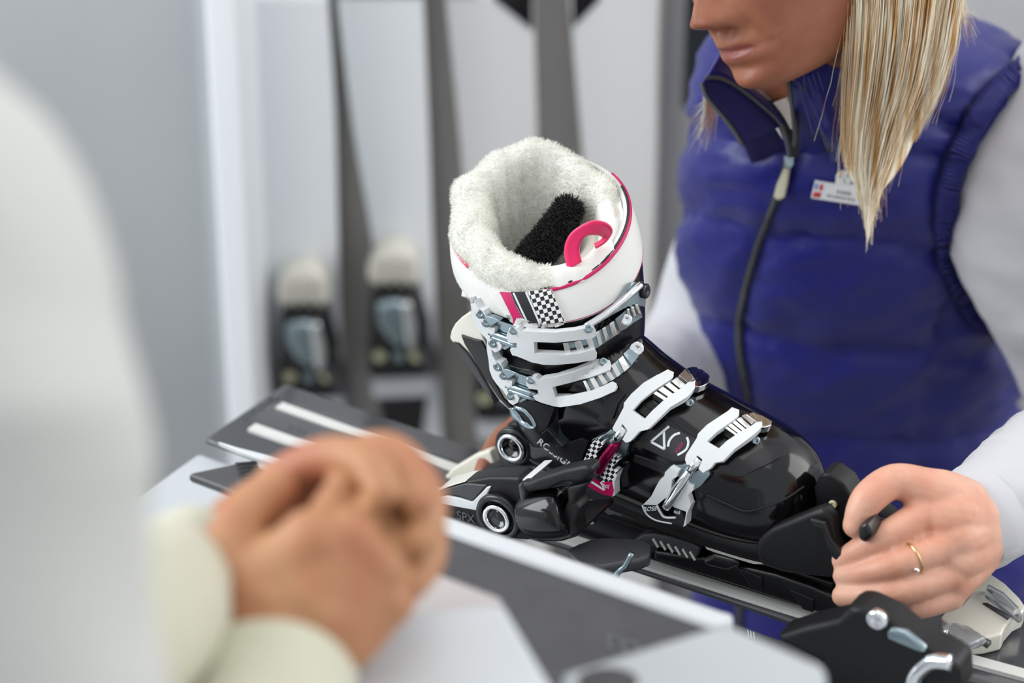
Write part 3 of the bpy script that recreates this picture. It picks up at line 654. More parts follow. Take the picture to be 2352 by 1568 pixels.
# tongue pad in front, black fleece edge and pink pull loop
def arc_pad(name, d0, d1, r0, r1, zt, zb, m, parent, tilt=0.3):
    rings = []
    for i in range(17):
        d = d0 + (d1 - d0) * i / 16; t = math.radians(d); c, s_ = math.cos(t), math.sin(t); sq = 1 if 0 < i < 16 else 0.5
        sec = []
        for j in range(14):
            q = 2 * math.pi * j / 14; rr = (r0 + r1) / 2 + (r1 - r0) / 2 * math.cos(q) * sq; zz = (zt + zb) / 2 + (zt - zb) / 2 * math.copysign(abs(math.sin(q)) ** 0.8, math.sin(q)) * (sq * .3 + .7)
            x = (0.0695 + rr) * c; y = (0.0595 + rr) * s_; sec.append(L(0.2782 + x, -0.006 + y, zz - 0.033 * x - 0.40 * y))
        rings.append(sec)
    bm = bmesh.new(); add_loft(bm, dense(rings, 2)); return from_bm(name, bm, m, parent)
tongue = arc_pad('tongue', -75, 70, -0.016, -0.002, 0.263, 0.19, 'liner_cream', boot)
arc_pad('tongue_lining', -50, 55, -0.038, -0.013, 0.248, 0.17, 'liner_cream', boot)
bm = bmesh.new()
fp = [Lp(1312, 468, -0.030), Lp(1292, 505, -0.016), Lp(1264, 545, 0.0), Lp(1234, 580, 0.014), Lp(1206, 604, 0.026)]
add_tube(bm, fp, [0.0085, 0.0105, 0.0115, 0.0115, 0.009], 16, 5)
fl = from_bm('fleece_edge', bm, 'fur_black', boot)
furry('fleece_fur', fl, 9000, 0.0055, 'fur_black', boot, None, 0.0004)
def sheet(name, ea, eb, th, m, parent, k=6, nv=4, bevel=0.0):      # ruled sheet between two curves of points
    A_ = spline([Vector(p) for p in ea], k); B_ = spline([Vector(p) for p in eb], k); bm = bmesh.new(); g = []
    for p, q in zip(A_, B_): g.append([p.lerp(q, j / nv) for j in range(nv + 1)])
    nr = len(g); nrm = [[None] * (nv + 1) for _ in range(nr)]
    for i in range(nr):
        for j in range(nv + 1):
            du = g[min(i + 1, nr - 1)][j] - g[max(i - 1, 0)][j]; dv = g[i][min(j + 1, nv)] - g[i][max(j - 1, 0)]; nrm[i][j] = du.cross(dv).normalized()
    T_ = [[bm.verts.new(g[i][j] + nrm[i][j] * th / 2) for j in range(nv + 1)] for i in range(nr)]; U_ = [[bm.verts.new(g[i][j] - nrm[i][j] * th / 2) for j in range(nv + 1)] for i in range(nr)]
    for i in range(nr - 1):
        for j in range(nv):
            bm.faces.new((T_[i][j], T_[i][j + 1], T_[i + 1][j + 1], T_[i + 1][j])); bm.faces.new((U_[i][j], U_[i + 1][j], U_[i + 1][j + 1], U_[i][j + 1]))
        for j in (0, nv): bm.faces.new((T_[i][j], T_[i + 1][j], U_[i + 1][j], U_[i][j]))
    for i in (0, nr - 1):
        for j in range(nv): bm.faces.new((T_[i][j], T_[i][j + 1], U_[i][j + 1], U_[i][j]))
    return from_bm(name, bm, m, parent, True, bevel)
la = C1([(1350, 1250), (1320, 1120), (1330, 1000), (1400, 900), (1560, 815), (1690, 830), (1750, 900), (1700, 990), (1600, 1060)])
lb = C1([(1475, 1180), (1455, 1080), (1470, 1000), (1520, 945), (1600, 935), (1650, 950), (1660, 965), (1610, 1010), (1590, 1010)])
lz = [0.030, 0.029, 0.028, 0.026, 0.022, 0.017, 0.012, 0.010, 0.012]
sheet('pull_loop', [Lp(a, b, z) for (a, b), z in zip(la, lz)], [Lp(a, b, z - .004) for (a, b), z in zip(lb, lz)], 0.0016, 'pink_ribbon', boot)
# ---- buckles
def teeth(name, up, lo, count, mp, h, m, parent, frac=0.55):
    U_ = spline([Vector((a, b, 0)) for a, b in up], 16); Lo = spline([Vector((a, b, 0)) for a, b in lo], 16)
    def at(q, t): i = t * (len(q) - 1); j = min(int(i), len(q) - 2); return q[j].lerp(q[j + 1], i - j)
    for i in range(count):
        t0 = i / count; t1 = t0 + frac / count
        q = [at(U_, t0), at(U_, t1), at(Lo, t1), at(Lo, t0)]
        patch(name, [(p.x, p.y) for p in q], mp, 0.001, h, m, parent, 20, 0.0008)
class Ring_Surf(Surf):
    def __init__(self, dr):
        rr = dense([shaft(*r, dr=dr) for r in cuff_r[2:] + [(0.2885, 0.2450, 0.0740, 0.0595, -0.02, -0.41, -0.003)]], 7); V_ = [p for r in rr for p in r]
        self.b = BVHTree.FromPolygons(V_, [[i * 72 + j, i * 72 + (j + 1) % 72, (i + 1) * 72 + (j + 1) % 72, (i + 1) * 72 + j] for i in range(len(rr) - 1) for j in range(72)])
BK = Ring_Surf(0.010)
def cuff_buckle(frame, sh, up, lo, nt, br_shift, extra=None):
    b = patch('buckle', C2(frame), CU, 0.0045, 0.0105, 'buckle_white', boot, 12, 0.0012)
    b['label'] = 'white plastic cuff buckle'
    patch('ladder', C2(up + lo[::-1]), CU, 0.001, 0.0035, 'steel', b, 14, 0.0005)
    teeth('tooth', C2(up), C2(lo), nt, CU, 0.0075, 'alu', b)
    dx, dy = br_shift
    def q(p): return C2([(a + dx, c + dy) for a, c in p])
    patch('bracket', q([(345, 90), (338, 170), (358, 290), (368, 390), (398, 470), (440, 530), (500, 590), (535, 650), (560, 710), (600, 738), (650, 712), (664, 670), (640, 632), (580, 640), (548, 598), (545, 572), (590, 545), (594, 500), (545, 485), (512, 450), (507, 380), (480, 320), (430, 298), (400, 250), (385, 190), (368, 130)]), BK, -0.007, 0.0, 'buckle_white', b, 12, 0.0012)
    patch('steel_plate', q([(480, 430), (500, 385), (525, 372), (640, 420), (790, 470), (770, 525), (735, 600), (735, 690), (690, 715), (655, 700), (662, 650), (600, 600), (560, 540)]), BK, -0.009, -0.0045, 'steel', b, 12, 0.0006)
    patch('steel_tab', q([(470, 440), (505, 375), (560, 385), (650, 420), (560, 470), (500, 475)]), BK, -0.004, 0.001, 'steel', b, 12, 0.0008)
    for y0, y1 in ((556, 612), (600, 655)):
        p = q([(540, y0 - 10), (650, y0 + 15), (830, y1 + 25)]); tube('rod', [BK(a, c, -0.0028) for a, c in p], 0.0030 if y0 < 570 else 0.0026, 'steel', b, 12, 3)
    for a, c in ((455, 350), (512, 436), (580, 640)):
        p = q([(a, c)])[0]; rivet('rivet', p[0], p[1], lambda x, y, h: BK(x, y, h + 0.0003), 0.0038, 0.0016, 'steel', b)
    return b
f1 = [(725, 560), (735, 510), (770, 488), (820, 495), (855, 535), (890, 522), (1000, 532), (1200, 537), (1400, 515), (1490, 495), (1535, 468), (1590, 480), (1608, 520), (1605, 575), (1560, 598), (1400, 620), (1200, 640), (985, 632), (990, 748), (1150, 757), (1300, 765), (1450, 745), (1600, 705), (1617, 740), (1612, 795), (1570, 815), (1400, 845), (1200, 862), (1080, 860), (960, 835), (870, 790), (790, 745), (768, 700), (770, 680), (820, 690), (815, 640), (745, 625)]
b1 = cuff_buckle(f1, None, [(1275, 645), (1450, 620), (1600, 540), (1700, 480), (1810, 405)], [(1310, 790), (1500, 750), (1640, 680), (1740, 610), (1850, 540)], 6, (0, 0))
for a, c in ((780, 515), (1530, 498)):
    p = C2([(a, c)])[0]; rivet('rivet', p[0], p[1], lambda x, y, h: CU(x, y, h + 0.0105), 0.0035, 0.0012, 'steel', b1)
patch('end_plate', C2([(1800, 405), (1990, 245), (2008, 370), (1900, 500), (1850, 530)]), CU, 0.001, 0.0065, 'steel', b1, 12, 0.001)
for i in range(3): ribbon('plate_ridge', C2([(1925 + i * 28, 300 - i * 26), (1940 + i * 28, 400 - i * 26)]), 3, CU, 0.006, 0.0082, 'alu', b1)
p = C2([(1905, 410)])[0]; rivet('rivet', p[0], p[1], lambda x, y, h: CU(x, y, h + 0.0065), 0.005, 0.002, 'chrome', b1)
patch('strap_steel', C2([(1440, 495), (1600, 400), (1800, 270), (1900, 150), (1960, 40), (2010, 20), (2040, 160), (2030, 270), (1980, 255), (1900, 290), (1700, 400), (1560, 480)]), CU, 0.002, 0.006, 'steel', b1, 14, 0.0012)
tube('strap_wire', [CU(a, c, 0.008) for a, c in C2([(1500, 480), (1700, 360), (1880, 215), (1960, 120), (2000, 50)])], 0.0028, 'chrome', b1, 10, 4)
p = C2([(2020, 115)])[0]; rivet('rivet', p[0], p[1], lambda x, y, h: CU(x, y, h + 0.006), 0.006, 0.003, 'plastic_black', b1)
f2 = [(905, 1060), (915, 1010), (960, 985), (1000, 985), (1040, 1010), (1075, 1000), (1200, 985), (1400, 930), (1550, 870), (1640, 820), (1690, 802), (1745, 815), (1758, 860), (1745, 910), (1700, 930), (1550, 985), (1350, 1040), (1170, 1085), (1200, 1185), (1350, 1165), (1550, 1120), (1700, 1060), (1770, 1025), (1805, 1045), (1812, 1090), (1790, 1125), (1650, 1190), (1450, 1255), (1250, 1285), (1180, 1275), (1060, 1240), (1000, 1215), (975, 1170), (1040, 1165), (1020, 1110), (935, 1100)]
b2 = cuff_buckle(f2, None, [(1470, 1020), (1580, 980), (1690, 920), (1790, 840), (1900, 745)], [(1520, 1130), (1640, 1085), (1760, 1020), (1850, 960), (1965, 870)], 6, (174, 525))
for a, c in ((955, 1010), (1678, 830)):
    p = C2([(a, c)])[0]; rivet('rivet', p[0], p[1], lambda x, y, h: CU(x, y, h + 0.0105), 0.0035, 0.0012, 'steel', b2)
patch('end_plate', C2([(1880, 750), (1990, 650), (2030, 600), (2055, 640), (2055, 700), (2030, 775), (1965, 860)]), CU, 0.001, 0.006, 'steel', b2, 12, 0.001)
p = C2([(2010, 700)])[0]; rivet('rivet', p[0], p[1], lambda x, y, h: CU(x, y, h + 0.006), 0.006, 0.002, 'chrome', b2)
# cuff ribs and pivot
ribbon('cuff_ridge', C2([(690, 820), (760, 880), (850, 920), (950, 940), (1030, 965)]), 12, CU, -0.002, 0.005, 'plastic_black', boot, bevel=0.001)
pv = patch('pivot_lobe', C2([(830, 1260), (950, 1215), (1080, 1260), (1190, 1290), (1150, 1400), (1110, 1500), (1050, 1530), (985, 1490), (900, 1400)]), CU, -0.004, 0.010, 'plastic_soft', boot, 12, 0.004)
ribbon('pivot_ring', C2([(820, 1270), (850, 1350), (900, 1430), (960, 1490), (990, 1480), (950, 1400), (880, 1310), (830, 1265)]), 4, CU, 0.006, 0.0115, 'steel', pv)
patch('silver_bolt', C3([(640, 690), (690, 650), (760, 720), (835, 800), (780, 815), (700, 750)]), CU, 0.0, 0.005, 'steel', boot, 12, 0.0012)
text('lettering', 'ROSSIGNOL', CU, (1232, 1016), (19.5, 15.5), (12, -15), 0.0, 0.0006, 'print_white', boot, 1.0)
patch('heel_panel', C3([(600, 690), (660, 800), (760, 880), (860, 920), (1000, 930), (1060, 760), (1000, 735), (880, 770), (820, 810), (720, 770)]), SH, -0.001, 0.0012, 'shell_panel', boot, 12, 0.0006)
# foot buckles
LV3, LV4 = planeS(0.0555), planeS(0.0590)
def foot_buckle(frame, up, lo, tip, C_, rodp, rm, nt):
    b = patch('buckle', C_(frame), SH, 0.006, 0.0115, 'buckle_white', boot, 12, 0.0012)
    patch('ladder', C_(up + lo[::-1]), SH, 0.001, 0.0045, 'steel', b, 14, 0.0005)
    teeth('tooth', C_(up), C_(lo), nt, SH, 0.010, 'alu', b, 0.72)
    patch('ladder_tip', C_(tip), SH, 0.002, 0.008, 'chrome', b, 12, 0.0012)
    tube('rod', [SH(a, c, 0.0085) for a, c in C_(rodp)], [0.003, 0.0042, 0.0044, 0.0036], rm, b, 14, 3)
    return b
b3 = foot_buckle([(1280, 640), (1380, 455), (1385, 410), (1450, 330), (1560, 230), (1680, 160), (1770, 122), (1825, 150), (1825, 185), (1750, 235), (1640, 310), (1540, 390), (1460, 480), (1570, 555), (1640, 480), (1750, 380), (1880, 290), (1960, 245), (2010, 260), (2015, 300), (1950, 360), (1800, 450), (1690, 560), (1600, 650), (1520, 670), (1440, 760), (1400, 770), (1370, 740), (1415, 660), (1370, 600), (1330, 680), (1290, 665)],
    [(1645, 325), (1780, 230), (1915, 155)], [(1755, 395), (1870, 300), (2000, 235)], [(1915, 155), (2000, 165), (2060, 195), (2120, 245), (2125, 290), (2060, 292), (2010, 285), (2000, 235)], C3, [(1310, 770), (1260, 850), (1200, 940), (1150, 1040)], 'magenta_metal', 5)
b3['label'] = 'white instep buckle with pink lever'
patch('steel_base', C3([(1265, 650), (1300, 680), (1260, 790), (1190, 820), (1160, 760), (1090, 760), (1100, 740), (1220, 690)]), SH, 0.001, 0.006, 'steel', b3, 12, 0.0008)
patch('steel_base', C3([(1300, 780), (1380, 740), (1430, 770), (1400, 880), (1330, 930), (1250, 900), (1240, 850)]), SH, 0.001, 0.006, 'steel', b3, 12, 0.0008)
rod('pin', SH(*C3([(1390, 630)])[0], 0.0085), SH(*C3([(1290, 770)])[0], 0.0085), 0.0036, 'chrome', b3)
patch('lever_plate', C3([(1150, 735), (1200, 760), (1195, 800), (1150, 830), (1140, 900), (1090, 1000), (1050, 975), (995, 975), (1040, 890), (1060, 830), (1095, 770)]), LV3, -0.006, 0, 'houndstooth', b3, 12, 0.0008)
patch('lever_plate', C3([(1265, 870), (1330, 900), (1330, 940), (1290, 970), (1300, 1010), (1330, 1020), (1310, 1080), (1275, 1120), (1235, 1125), (1175, 1130), (1175, 1050), (1210, 960), (1240, 890)]), LV3, -0.006, 0, 'houndstooth', b3, 12, 0.0008)
patch('pink_plate', C3([(1175, 1118), (1275, 1115), (1300, 1230), (1280, 1255), (1180, 1230), (1040, 1155), (1075, 1112), (1205, 1192)]), LV3, -0.006, 0, 'pink', b3, 12, 0.0008)
ribbon('white_line', C3([(1085, 1118), (1150, 1160), (1212, 1195), (1178, 1125)]), 3, LV3, -0.001, 0.0007, 'buckle_white', b3)
text('lettering', 'nol', LV3, C3([(1186, 1160)])[0], (13, 5), (3, -13), 0, 0.0006, 'print_white', b3, 1.0)
patch('side_edge', C3([(1280, 1120), (1335, 1030), (1300, 1130), (1302, 1245), (1280, 1255), (1296, 1200)]), LV3, -0.008, 0.0004, 'buckle_white', b3, 10, 0.0006)
b4 = foot_buckle([(580, 590), (590, 540), (700, 370), (710, 330), (800, 240), (950, 140), (1040, 98), (1112, 125), (1115, 165), (1040, 210), (900, 310), (800, 405), (920, 475), (1000, 400), (1150, 300), (1290, 240), (1340, 250), (1345, 280), (1200, 390), (1080, 480), (960, 605), (880, 620), (830, 680), (760, 720), (715, 680), (755, 590), (705, 545), (640, 640), (600, 640)],
    [(980, 270), (1070, 200), (1180, 160)], [(1085, 345), (1180, 290), (1275, 230)], [(1180, 160), (1250, 160), (1340, 205), (1430, 255), (1430, 285), (1350, 285), (1310, 270), (1275, 230)], C4, [(640, 690), (560, 810), (480, 930), (400, 1060)], 'chrome', 5)
b4['label'] = 'white toe buckle with bare steel lever'
patch('steel_base', C4([(370, 720), (440, 650), (560, 640), (600, 620), (650, 660), (580, 760), (500, 760), (440, 700)]), SH, 0.001, 0.006, 'steel', b4, 12, 0.0008)
patch('steel_base', C4([(640, 740), (720, 690), (820, 690), (830, 740), (740, 850), (660, 900), (600, 830)]), SH, 0.001, 0.006, 'steel', b4, 12, 0.0008)
rod('pin', SH(*C4([(725, 580)])[0], 0.0085), SH(*C4([(620, 710)])[0], 0.0085), 0.0036, 'chrome', b4)
patch('lever_plate', C4([(380, 720), (430, 670), (510, 710), (500, 760), (450, 790), (440, 880), (400, 960), (300, 1045), (160, 1040), (240, 960), (290, 860), (330, 790), (370, 760)]), LV4, -0.006, 0, 'buckle_white', b4, 12, 0.0008)
patch('lever_plate', C4([(590, 820), (660, 860), (660, 900), (610, 940), (630, 1010), (640, 1040), (595, 1110), (540, 1090), (460, 1060), (470, 980), (530, 900)]), LV4, -0.006, 0, 'buckle_white', b4, 12, 0.0008)
patch('black_plate', C4([(155, 1045), (300, 1045), (330, 1120), (380, 1170), (490, 1165), (470, 1075), (540, 1090), (575, 1180), (585, 1250), (550, 1255), (450, 1230), (300, 1200), (210, 1150), (170, 1090)]), LV4, -0.006, -0.0002, 'print_black', b4, 12, 0.0008)
patch('side_edge', C4([(595, 1105), (640, 1040), (600, 1140), (592, 1245), (565, 1258), (585, 1180)]), LV4, -0.008, 0.0004, 'buckle_white', b4, 10, 0.0006)
ribbon('white_line', C4([(300, 1048), (335, 1115), (380, 1165), (490, 1168)]), 3.5, LV4, -0.001, 0.0007, 'buckle_white', b4)
ribbon('white_line', C4([(155, 1045), (175, 1095), (215, 1150), (300, 1198), (450, 1228)]), 2.5, LV4, -0.001, 0.0006, 'buckle_white', b4)
text('lettering', 'ROSS', LV4, C4([(165, 1105)])[0], (13, -1), (1.5, -13.5), -0.0002, 0.0006, 'print_white', b4, 1.0)
text('lettering', 'nol', LV4, C4([(470, 1120)])[0], (12, 3), (0, -12), -0.0002, 0.0006, 'print_white', b4, 0.95)
# toe and instep decoration
patch('toe_panel', C4([(1040, 725), (1090, 650), (1250, 530), (1400, 450), (1520, 432), (1595, 490), (1590, 530), (1450, 612), (1150, 755), (1080, 757)]), SH, -0.001, 0.0016, 'shell_panel', boot, 12, 0.001)
patch('label_panel', C4([(70, 430), (230, 310), (400, 240), (690, 380), (560, 600), (440, 600)]), SH, -0.001, 0.0008, 'print_black', boot, 12, 0.0003)
ribbon('logo_stroke', C4([(420, 255), (240, 410)]), 5.5, SH, 0.0006, 0.0014, 'print_white', boot)
ribbon('logo_stroke', C4([(240, 412), (375, 485)]), 5.5, SH, 0.0006, 0.0014, 'print_white', boot)
ribbon('logo_stroke', C4([(368, 310), (375, 490)]), 5.5, SH, 0.0006, 0.0014, 'print_white', boot)
ribbon('logo_arc', C4([(530, 322), (470, 345), (425, 400), (410, 460)]), 5.5, SH, 0.0006, 0.0014, 'print_white', boot)
ribbon('logo_arc', C4([(600, 365), (615, 420), (590, 490), (505, 545)]), 5.5, SH, 0.0006, 0.0014, 'print_white', boot)
text('lettering', 'KIARA', SH, C4([(475, 505)])[0], (6.6, -9.4), (12, 9), 0.0006, 0.0013, 'print_pink', boot, 0.85)
ribbon('panel_seam', C3([(1560, 430), (1800, 560), (2040, 720), (2200, 800)]), 4, SH, -0.001, 0.0007, 'shell_panel', boot)
patch('side_panel', C4([(75, 545), (60, 610), (340, 720), (450, 660), (220, 590)]), SH, -0.001, 0.0009, 'shell_panel', boot, 12, 0.0005)
ribbon('toe_seam', C4([(790, 940), (1000, 1040), (1180, 1110), (1400, 1060), (1600, 980), (1780, 860)]), 5, SH, -0.001, 0.0009, 'shell_panel', boot)
for a, c in ((625, 20), (1290, 400)): p = C4([(a, c)])[0]; rivet('shell_rivet', p[0], p[1], SH, 0.0035, 0.002, 'steel', boot)
patch('tongue_shell', C3([(1150, 560), (1230, 330), (1330, 290), (1400, 330), (1330, 420), (1280, 560), (1200, 610)]), CU, 0.0, 0.0025, 'shell_panel', boot, 12, 0.001)

# ================================================================== woman behind the bench
def proj(P):
    q = P - CAM; z = q.dot(FW); return 1176 + FPX * q.dot(RT) / z, 784 - FPX * q.dot(UP) / z
woman = thing('person', Vector((0.33, 2.08, 0)), 'person in a blue quilted vest bending over the boot, long blonde hair', 'person')
# ---- body: head, neck, torso, arms and both hands, one skin
def img(v): return RT * v[0] + UP * v[1] - FW * v[2]
pr_, yw_ = R_(31), R_(30)
fi = Vector((-math.cos(pr_), -math.sin(pr_), 0)); ti = Vector((0, 0, 1))
HF = img(fi * math.cos(yw_) + ti * math.sin(yw_)); HL = img(ti * math.cos(yw_) - fi * math.sin(yw_)); HU = img((-math.sin(pr_), math.cos(pr_), 0))
ro_ = R_(17); DN = -HU; HL, HU = HL * math.cos(ro_) + DN * math.sin(ro_), -(DN * math.cos(ro_) - HL * math.sin(ro_))
NT = W(1592, 62, 1.90); HC = NT - HF * 0.117 + HU * 0.042
tab = [(.121, .02, -.03, .02), (.105, .055, -.08, .05), (.06, .085, -.1, .07), (.02, .091, -.1, .0735), (-.015, .089, -.095, .071), (-.04, .088, -.085, .067), (-.06, .089, -.07, .062), (-.078, .089, -.05, .056), (-.094, .0865, -.03, .049), (-.106, .081, -.012, .040), (-.114, .070, .0, .029), (-.118, .05, .02, .014)]
def g(x, s_): return math.exp(-(x / s_) ** 2)
hr = []
for u_, f1, f0, hw in tab:
    ring = []
    for i in range(56):
        t = 2 * math.pi * i / 56; c, s_ = math.cos(t), math.sin(t); mid = -0.01; fr = (f1 - mid) if c > 0 else (mid - f0)
        ring.append(Vector((mid + fr * math.copysign(abs(c) ** (2 / 2.25), c), hw * math.copysign(abs(s_) ** (2 / 2.25), s_), u_)))
    hr.append(ring)
hr = dense(hr, 9); HR = []
for ring in hr:
    rr = []
    for p in ring:
        f, l, u_ = p; fr = 1 if f > 0.01 else 0
        su = 0.026 if u_ > -0.042 else 0.0095
        f += fr * 0.029 * g(l, 0.0105 + 0.004 * g(u_ + .042, .02)) * g(u_ + 0.042, su)
        f += fr * 0.0115 * (g(l - 0.0135, 0.0065) + g(l + 0.0135, 0.0065)) * g(u_ + 0.046, 0.0095)
        f -= fr * 0.010 * (g(l - 0.0075, 0.0038) + g(l + 0.0075, 0.0038)) * g(u_ + 0.0555, 0.0042)
        f -= fr * 0.0040 * g(l, 0.026) * g(u_ + 0.0745, 0.0022)
        f += fr * 0.0040 * g(l, 0.021) * (g(u_ + 0.0685, 0.0048) + g(u_ + 0.0805, 0.0055))
        f -= fr * 0.004 * g(l, 0.022) * g(u_ + 0.0905, 0.005)
        f += fr * 0.007 * g(l, 0.022) * g(u_ + 0.104, 0.010)
        for sg in (-1, 1):
            f -= fr * 0.003 * g((l * sg - (0.020 + (-(u_ + 0.05)) * 0.42)), 0.004) * g(u_ + 0.062, 0.018)
            f += fr * 0.003 * g(l * sg - 0.038, 0.016) * g(u_ + 0.035, 0.02)
            f -= fr * 0.008 * g(l * sg - 0.032, 0.014) * g(u_ - 0.005, 0.012)
        rr.append(HC + HF * f + HL * l + HU * u_)
    HR.append(rr)
bm = bmesh.new(); add_loft(bm, HR)
nb = HC - HU * 0.07 - HF * 0.03
add_blob(bm, [(nb, 0.052), (Yp(1850, 200, 1.92), 0.045), (Yp(1910, 330, 2.02), 0.05), (Yp(1930, 600, 2.07), 0.08), (Yp(1960, 1000, 2.10), 0.085), (Yp(1980, 1350, 2.10), 0.09)], 28)
def sk(pts): add_blob(bm, [(W(a, b, z), r) for a, b, z, r in pts], 18)
# left arm (right of the picture) and hand
add_blob(bm, [(Yp(2100, 270, 2.02), .045), (Yp(2430, 290, 1.985), .036), (Yp(2420, 600, 1.95), .04), (Yp(2520, 960, 1.86), .038), (W(2420, 1080, 1.93), .032), (W(2240, 1205, 1.85), .027)], 18)
HZ = 1.80
for pts in ([(2250, 1195, 1.84, .024), (2190, 1190, HZ, .023), (2125, 1180, HZ - .005, .0135)], [(2250, 1215, 1.84, .024), (2200, 1235, HZ - .002, .022), (2168, 1255, HZ - .012, .0135)],
            [(2250, 1235, 1.84, .024), (2205, 1275, HZ, .021), (2182, 1318, HZ - .008, .013)], [(2245, 1255, 1.84, .022), (2205, 1310, HZ + .006, .019), (2180, 1366, HZ, .0125)],
            [(2235, 1180, 1.84, .024), (2170, 1140, HZ + .004, .020), (2105, 1120, HZ + .002, .016)],
            [(2120, 1122, HZ, .0165), (2052, 1106, HZ - .006, .0135), (1992, 1148, HZ - .014, .0128), (1964, 1206, HZ - .012, .0095)],
            [(2125, 1180, HZ - .005, .0135), (2040, 1228, HZ - .016, .0112), (1975, 1264, HZ - .006, .0102), (1936, 1286, HZ + .006, .0088)],
            [(2168, 1255, HZ - .012, .013), (2062, 1296, HZ - .022, .0108), (1985, 1316, HZ - .010, .0098), (1938, 1322, HZ + .004, .0085)],
            [(2182, 1318, HZ - .008, .0125), (2070, 1358, HZ - .020, .0108), (1985, 1368, HZ - .010, .0100), (1936, 1368, HZ + .002, .0086)],
            [(2180, 1366, HZ, .012), (2110, 1392, HZ - .010, .0098), (2040, 1398, HZ - .004, .0088), (1990, 1395, HZ + .004, .0078)]): sk(pts)
# right arm, mostly behind the boot, fingertip showing by the heel
add_blob(bm, [(Yp(1790, 350, 2.06), .042), (Yp(1745, 470, 2.08), .042), (Yp(1640, 720, 2.07), .04), (Yp(1520, 885, 2.0), .036), (Yp(1300, 955, 1.87), .028), (Yp(1250, 965, 1.82), .022)], 18)
sk([(1250, 965, 2.07, .022), (1215, 975, 2.06, .017)])
sk([(1215, 975, 2.06, .014), (1162, 1000, 2.045, .0105), (1128, 1042, 2.03, .0092), (1110, 1084, 2.02, .008)])
sk([(1200, 985, 2.06, .016), (1170, 1010, 2.055, .010), (1150, 1060, 2.05, .009)])
body = remesh('body', bm, 0.0019, 3, 'skin', woman)
body.data.materials.append(M['skin_hand']); body.data.materials.append(M['lip'])
hand_c = W(2080, 1250, 1.80)
for p in body.data.polygons:
    c = p.center
    if (c - hand_c).length < 0.16: p.material_index = 1
    else:
        q = c - HC; f, l, u_ = q.dot(HF), q.dot(HL), q.dot(HU)
        if f > 0.075 and abs(l) < 0.022 * (1 - ((u_ + .0755) / .010) ** 2) and abs(u_ + 0.0755) < 0.0065: p.material_index = 2
# ---- vest
def row_ring(py, a, b, y, dep, num=88, n=2.2, rot=0.0):
    pa, pb = Yp(a, py, y), Yp(b, py, y); c = (pa + pb) / 2; A_ = (pb - pa) / 2
    return sup(c, A_, Vector((0, dep, 0)), n, num)
rows = [(40, 1830, 2090, 2.02, .06), (80, 1690, 2290, 2.01, .085), (140, 1625, 2375, 2.01, .10), (260, 1590, 2335, 2.01, .115), (400, 1567, 2285, 2.03, .12), (550, 1562, 2265, 2.05, .12), (700, 1571, 2295, 2.07, .12), (850, 1585, 2342, 2.09, .12), (1000, 1600, 2362, 2.10, .12), (1150, 1606, 2375, 2.10, .12), (1300, 1602, 2390, 2.10, .12), (1480, 1590, 2400, 2.10, .12)]
rg = dense([row_ring(*r) for r in rows], 14)
seams = [[(1540, 486), (1620, 500), (1700, 520)], [(1760, 545), (1900, 552), (2050, 562), (2200, 588)], [(1560, 716), (1620, 736), (1690, 756)], [(1712, 772), (1800, 790), (1950, 812), (2060, 820), (2190, 800)],
         [(1600, 960), (1700, 990)], [(1750, 1000), (1850, 1010), (2000, 1016), (2120, 1024), (2300, 990), (2352, 930)], [(2196, 690), (2160, 830), (2132, 960), (2112, 1090), (2110, 1200)], [(1560, 300), (1680, 330), (1760, 360)], [(1830, 360), (2000, 352), (2200, 370)], [(2060, 250), (2210, 300)], [(2230, 70), (2290, 100), (2352, 135)]]
zipl = [(1812, 350), (1800, 400), (1776, 470), (1742, 560), (1714, 650), (1698, 730), (1696, 800), (1708, 870), (1720, 930), (1722, 980), (1712, 1100), (1700, 1300), (1695, 1450)]
def seg_d(p, poly):
    best = 1e9
    for (ax, ay), (bx, by) in zip(poly, poly[1:]):
        vx, vy = bx - ax, by - ay; t = max(0, min(1, ((p[0] - ax) * vx + (p[1] - ay) * vy) / (vx * vx + vy * vy)))
        best = min(best, math.hypot(p[0] - ax - t * vx, p[1] - ay - t * vy))
    return best
bm = bmesh.new(); nv = 88; V = []
for r in rg:
    c = sum(r, Vector()) / nv; row = []
    for p in r:
        nrm = (p - c); nrm.z = 0; nrm.normalize(); q = proj(p); off = 0
        if nrm.y < 0.25:
            dmin = min(seg_d(q, s_) for s_ in seams); off = 0.014 * (1 - math.exp(-(dmin / 34))) - 0.009
            off -= 0.006 * math.exp(-(seg_d(q, zipl) / 26) ** 2)
            off += 0.0016 * mnoise.noise(Vector((q[0] / 26, q[1] / 70, 1.7))) * math.exp(-dmin / 60) * 2 + 0.006 * mnoise.noise(Vector((q[0] / 130, q[1] / 60 + q[0] / 120, 5.1))) + 0.0035 * mnoise.noise(Vector((q[0] / 45 + q[1] / 90, q[1] / 30, 9.1)))
        row.append(bm.verts.new(p + nrm * off))
    V.append(row)
for i in range(len(V) - 1):
    for j in range(nv): bm.faces.new((V[i][j], V[i][(j + 1) % nv], V[i + 1][(j + 1) % nv], V[i + 1][j]))
vest = from_bm('vest', bm, 'vest', woman)
VE = Surf(vest)
def front(y): return lambda px, py, h: Yp(px, py, y - h)
ribbon('zip_tape', zipl, 22, VE, -0.001, 0.0015, 'vest_rib', vest)
zp = ribbon('zip', zipl, 12, VE, 0.0005, 0.0036, 'zip', vest, 6)
zs = spline([Vector((a, b, 0)) for a, b in zipl], 14)
bm = bmesh.new()
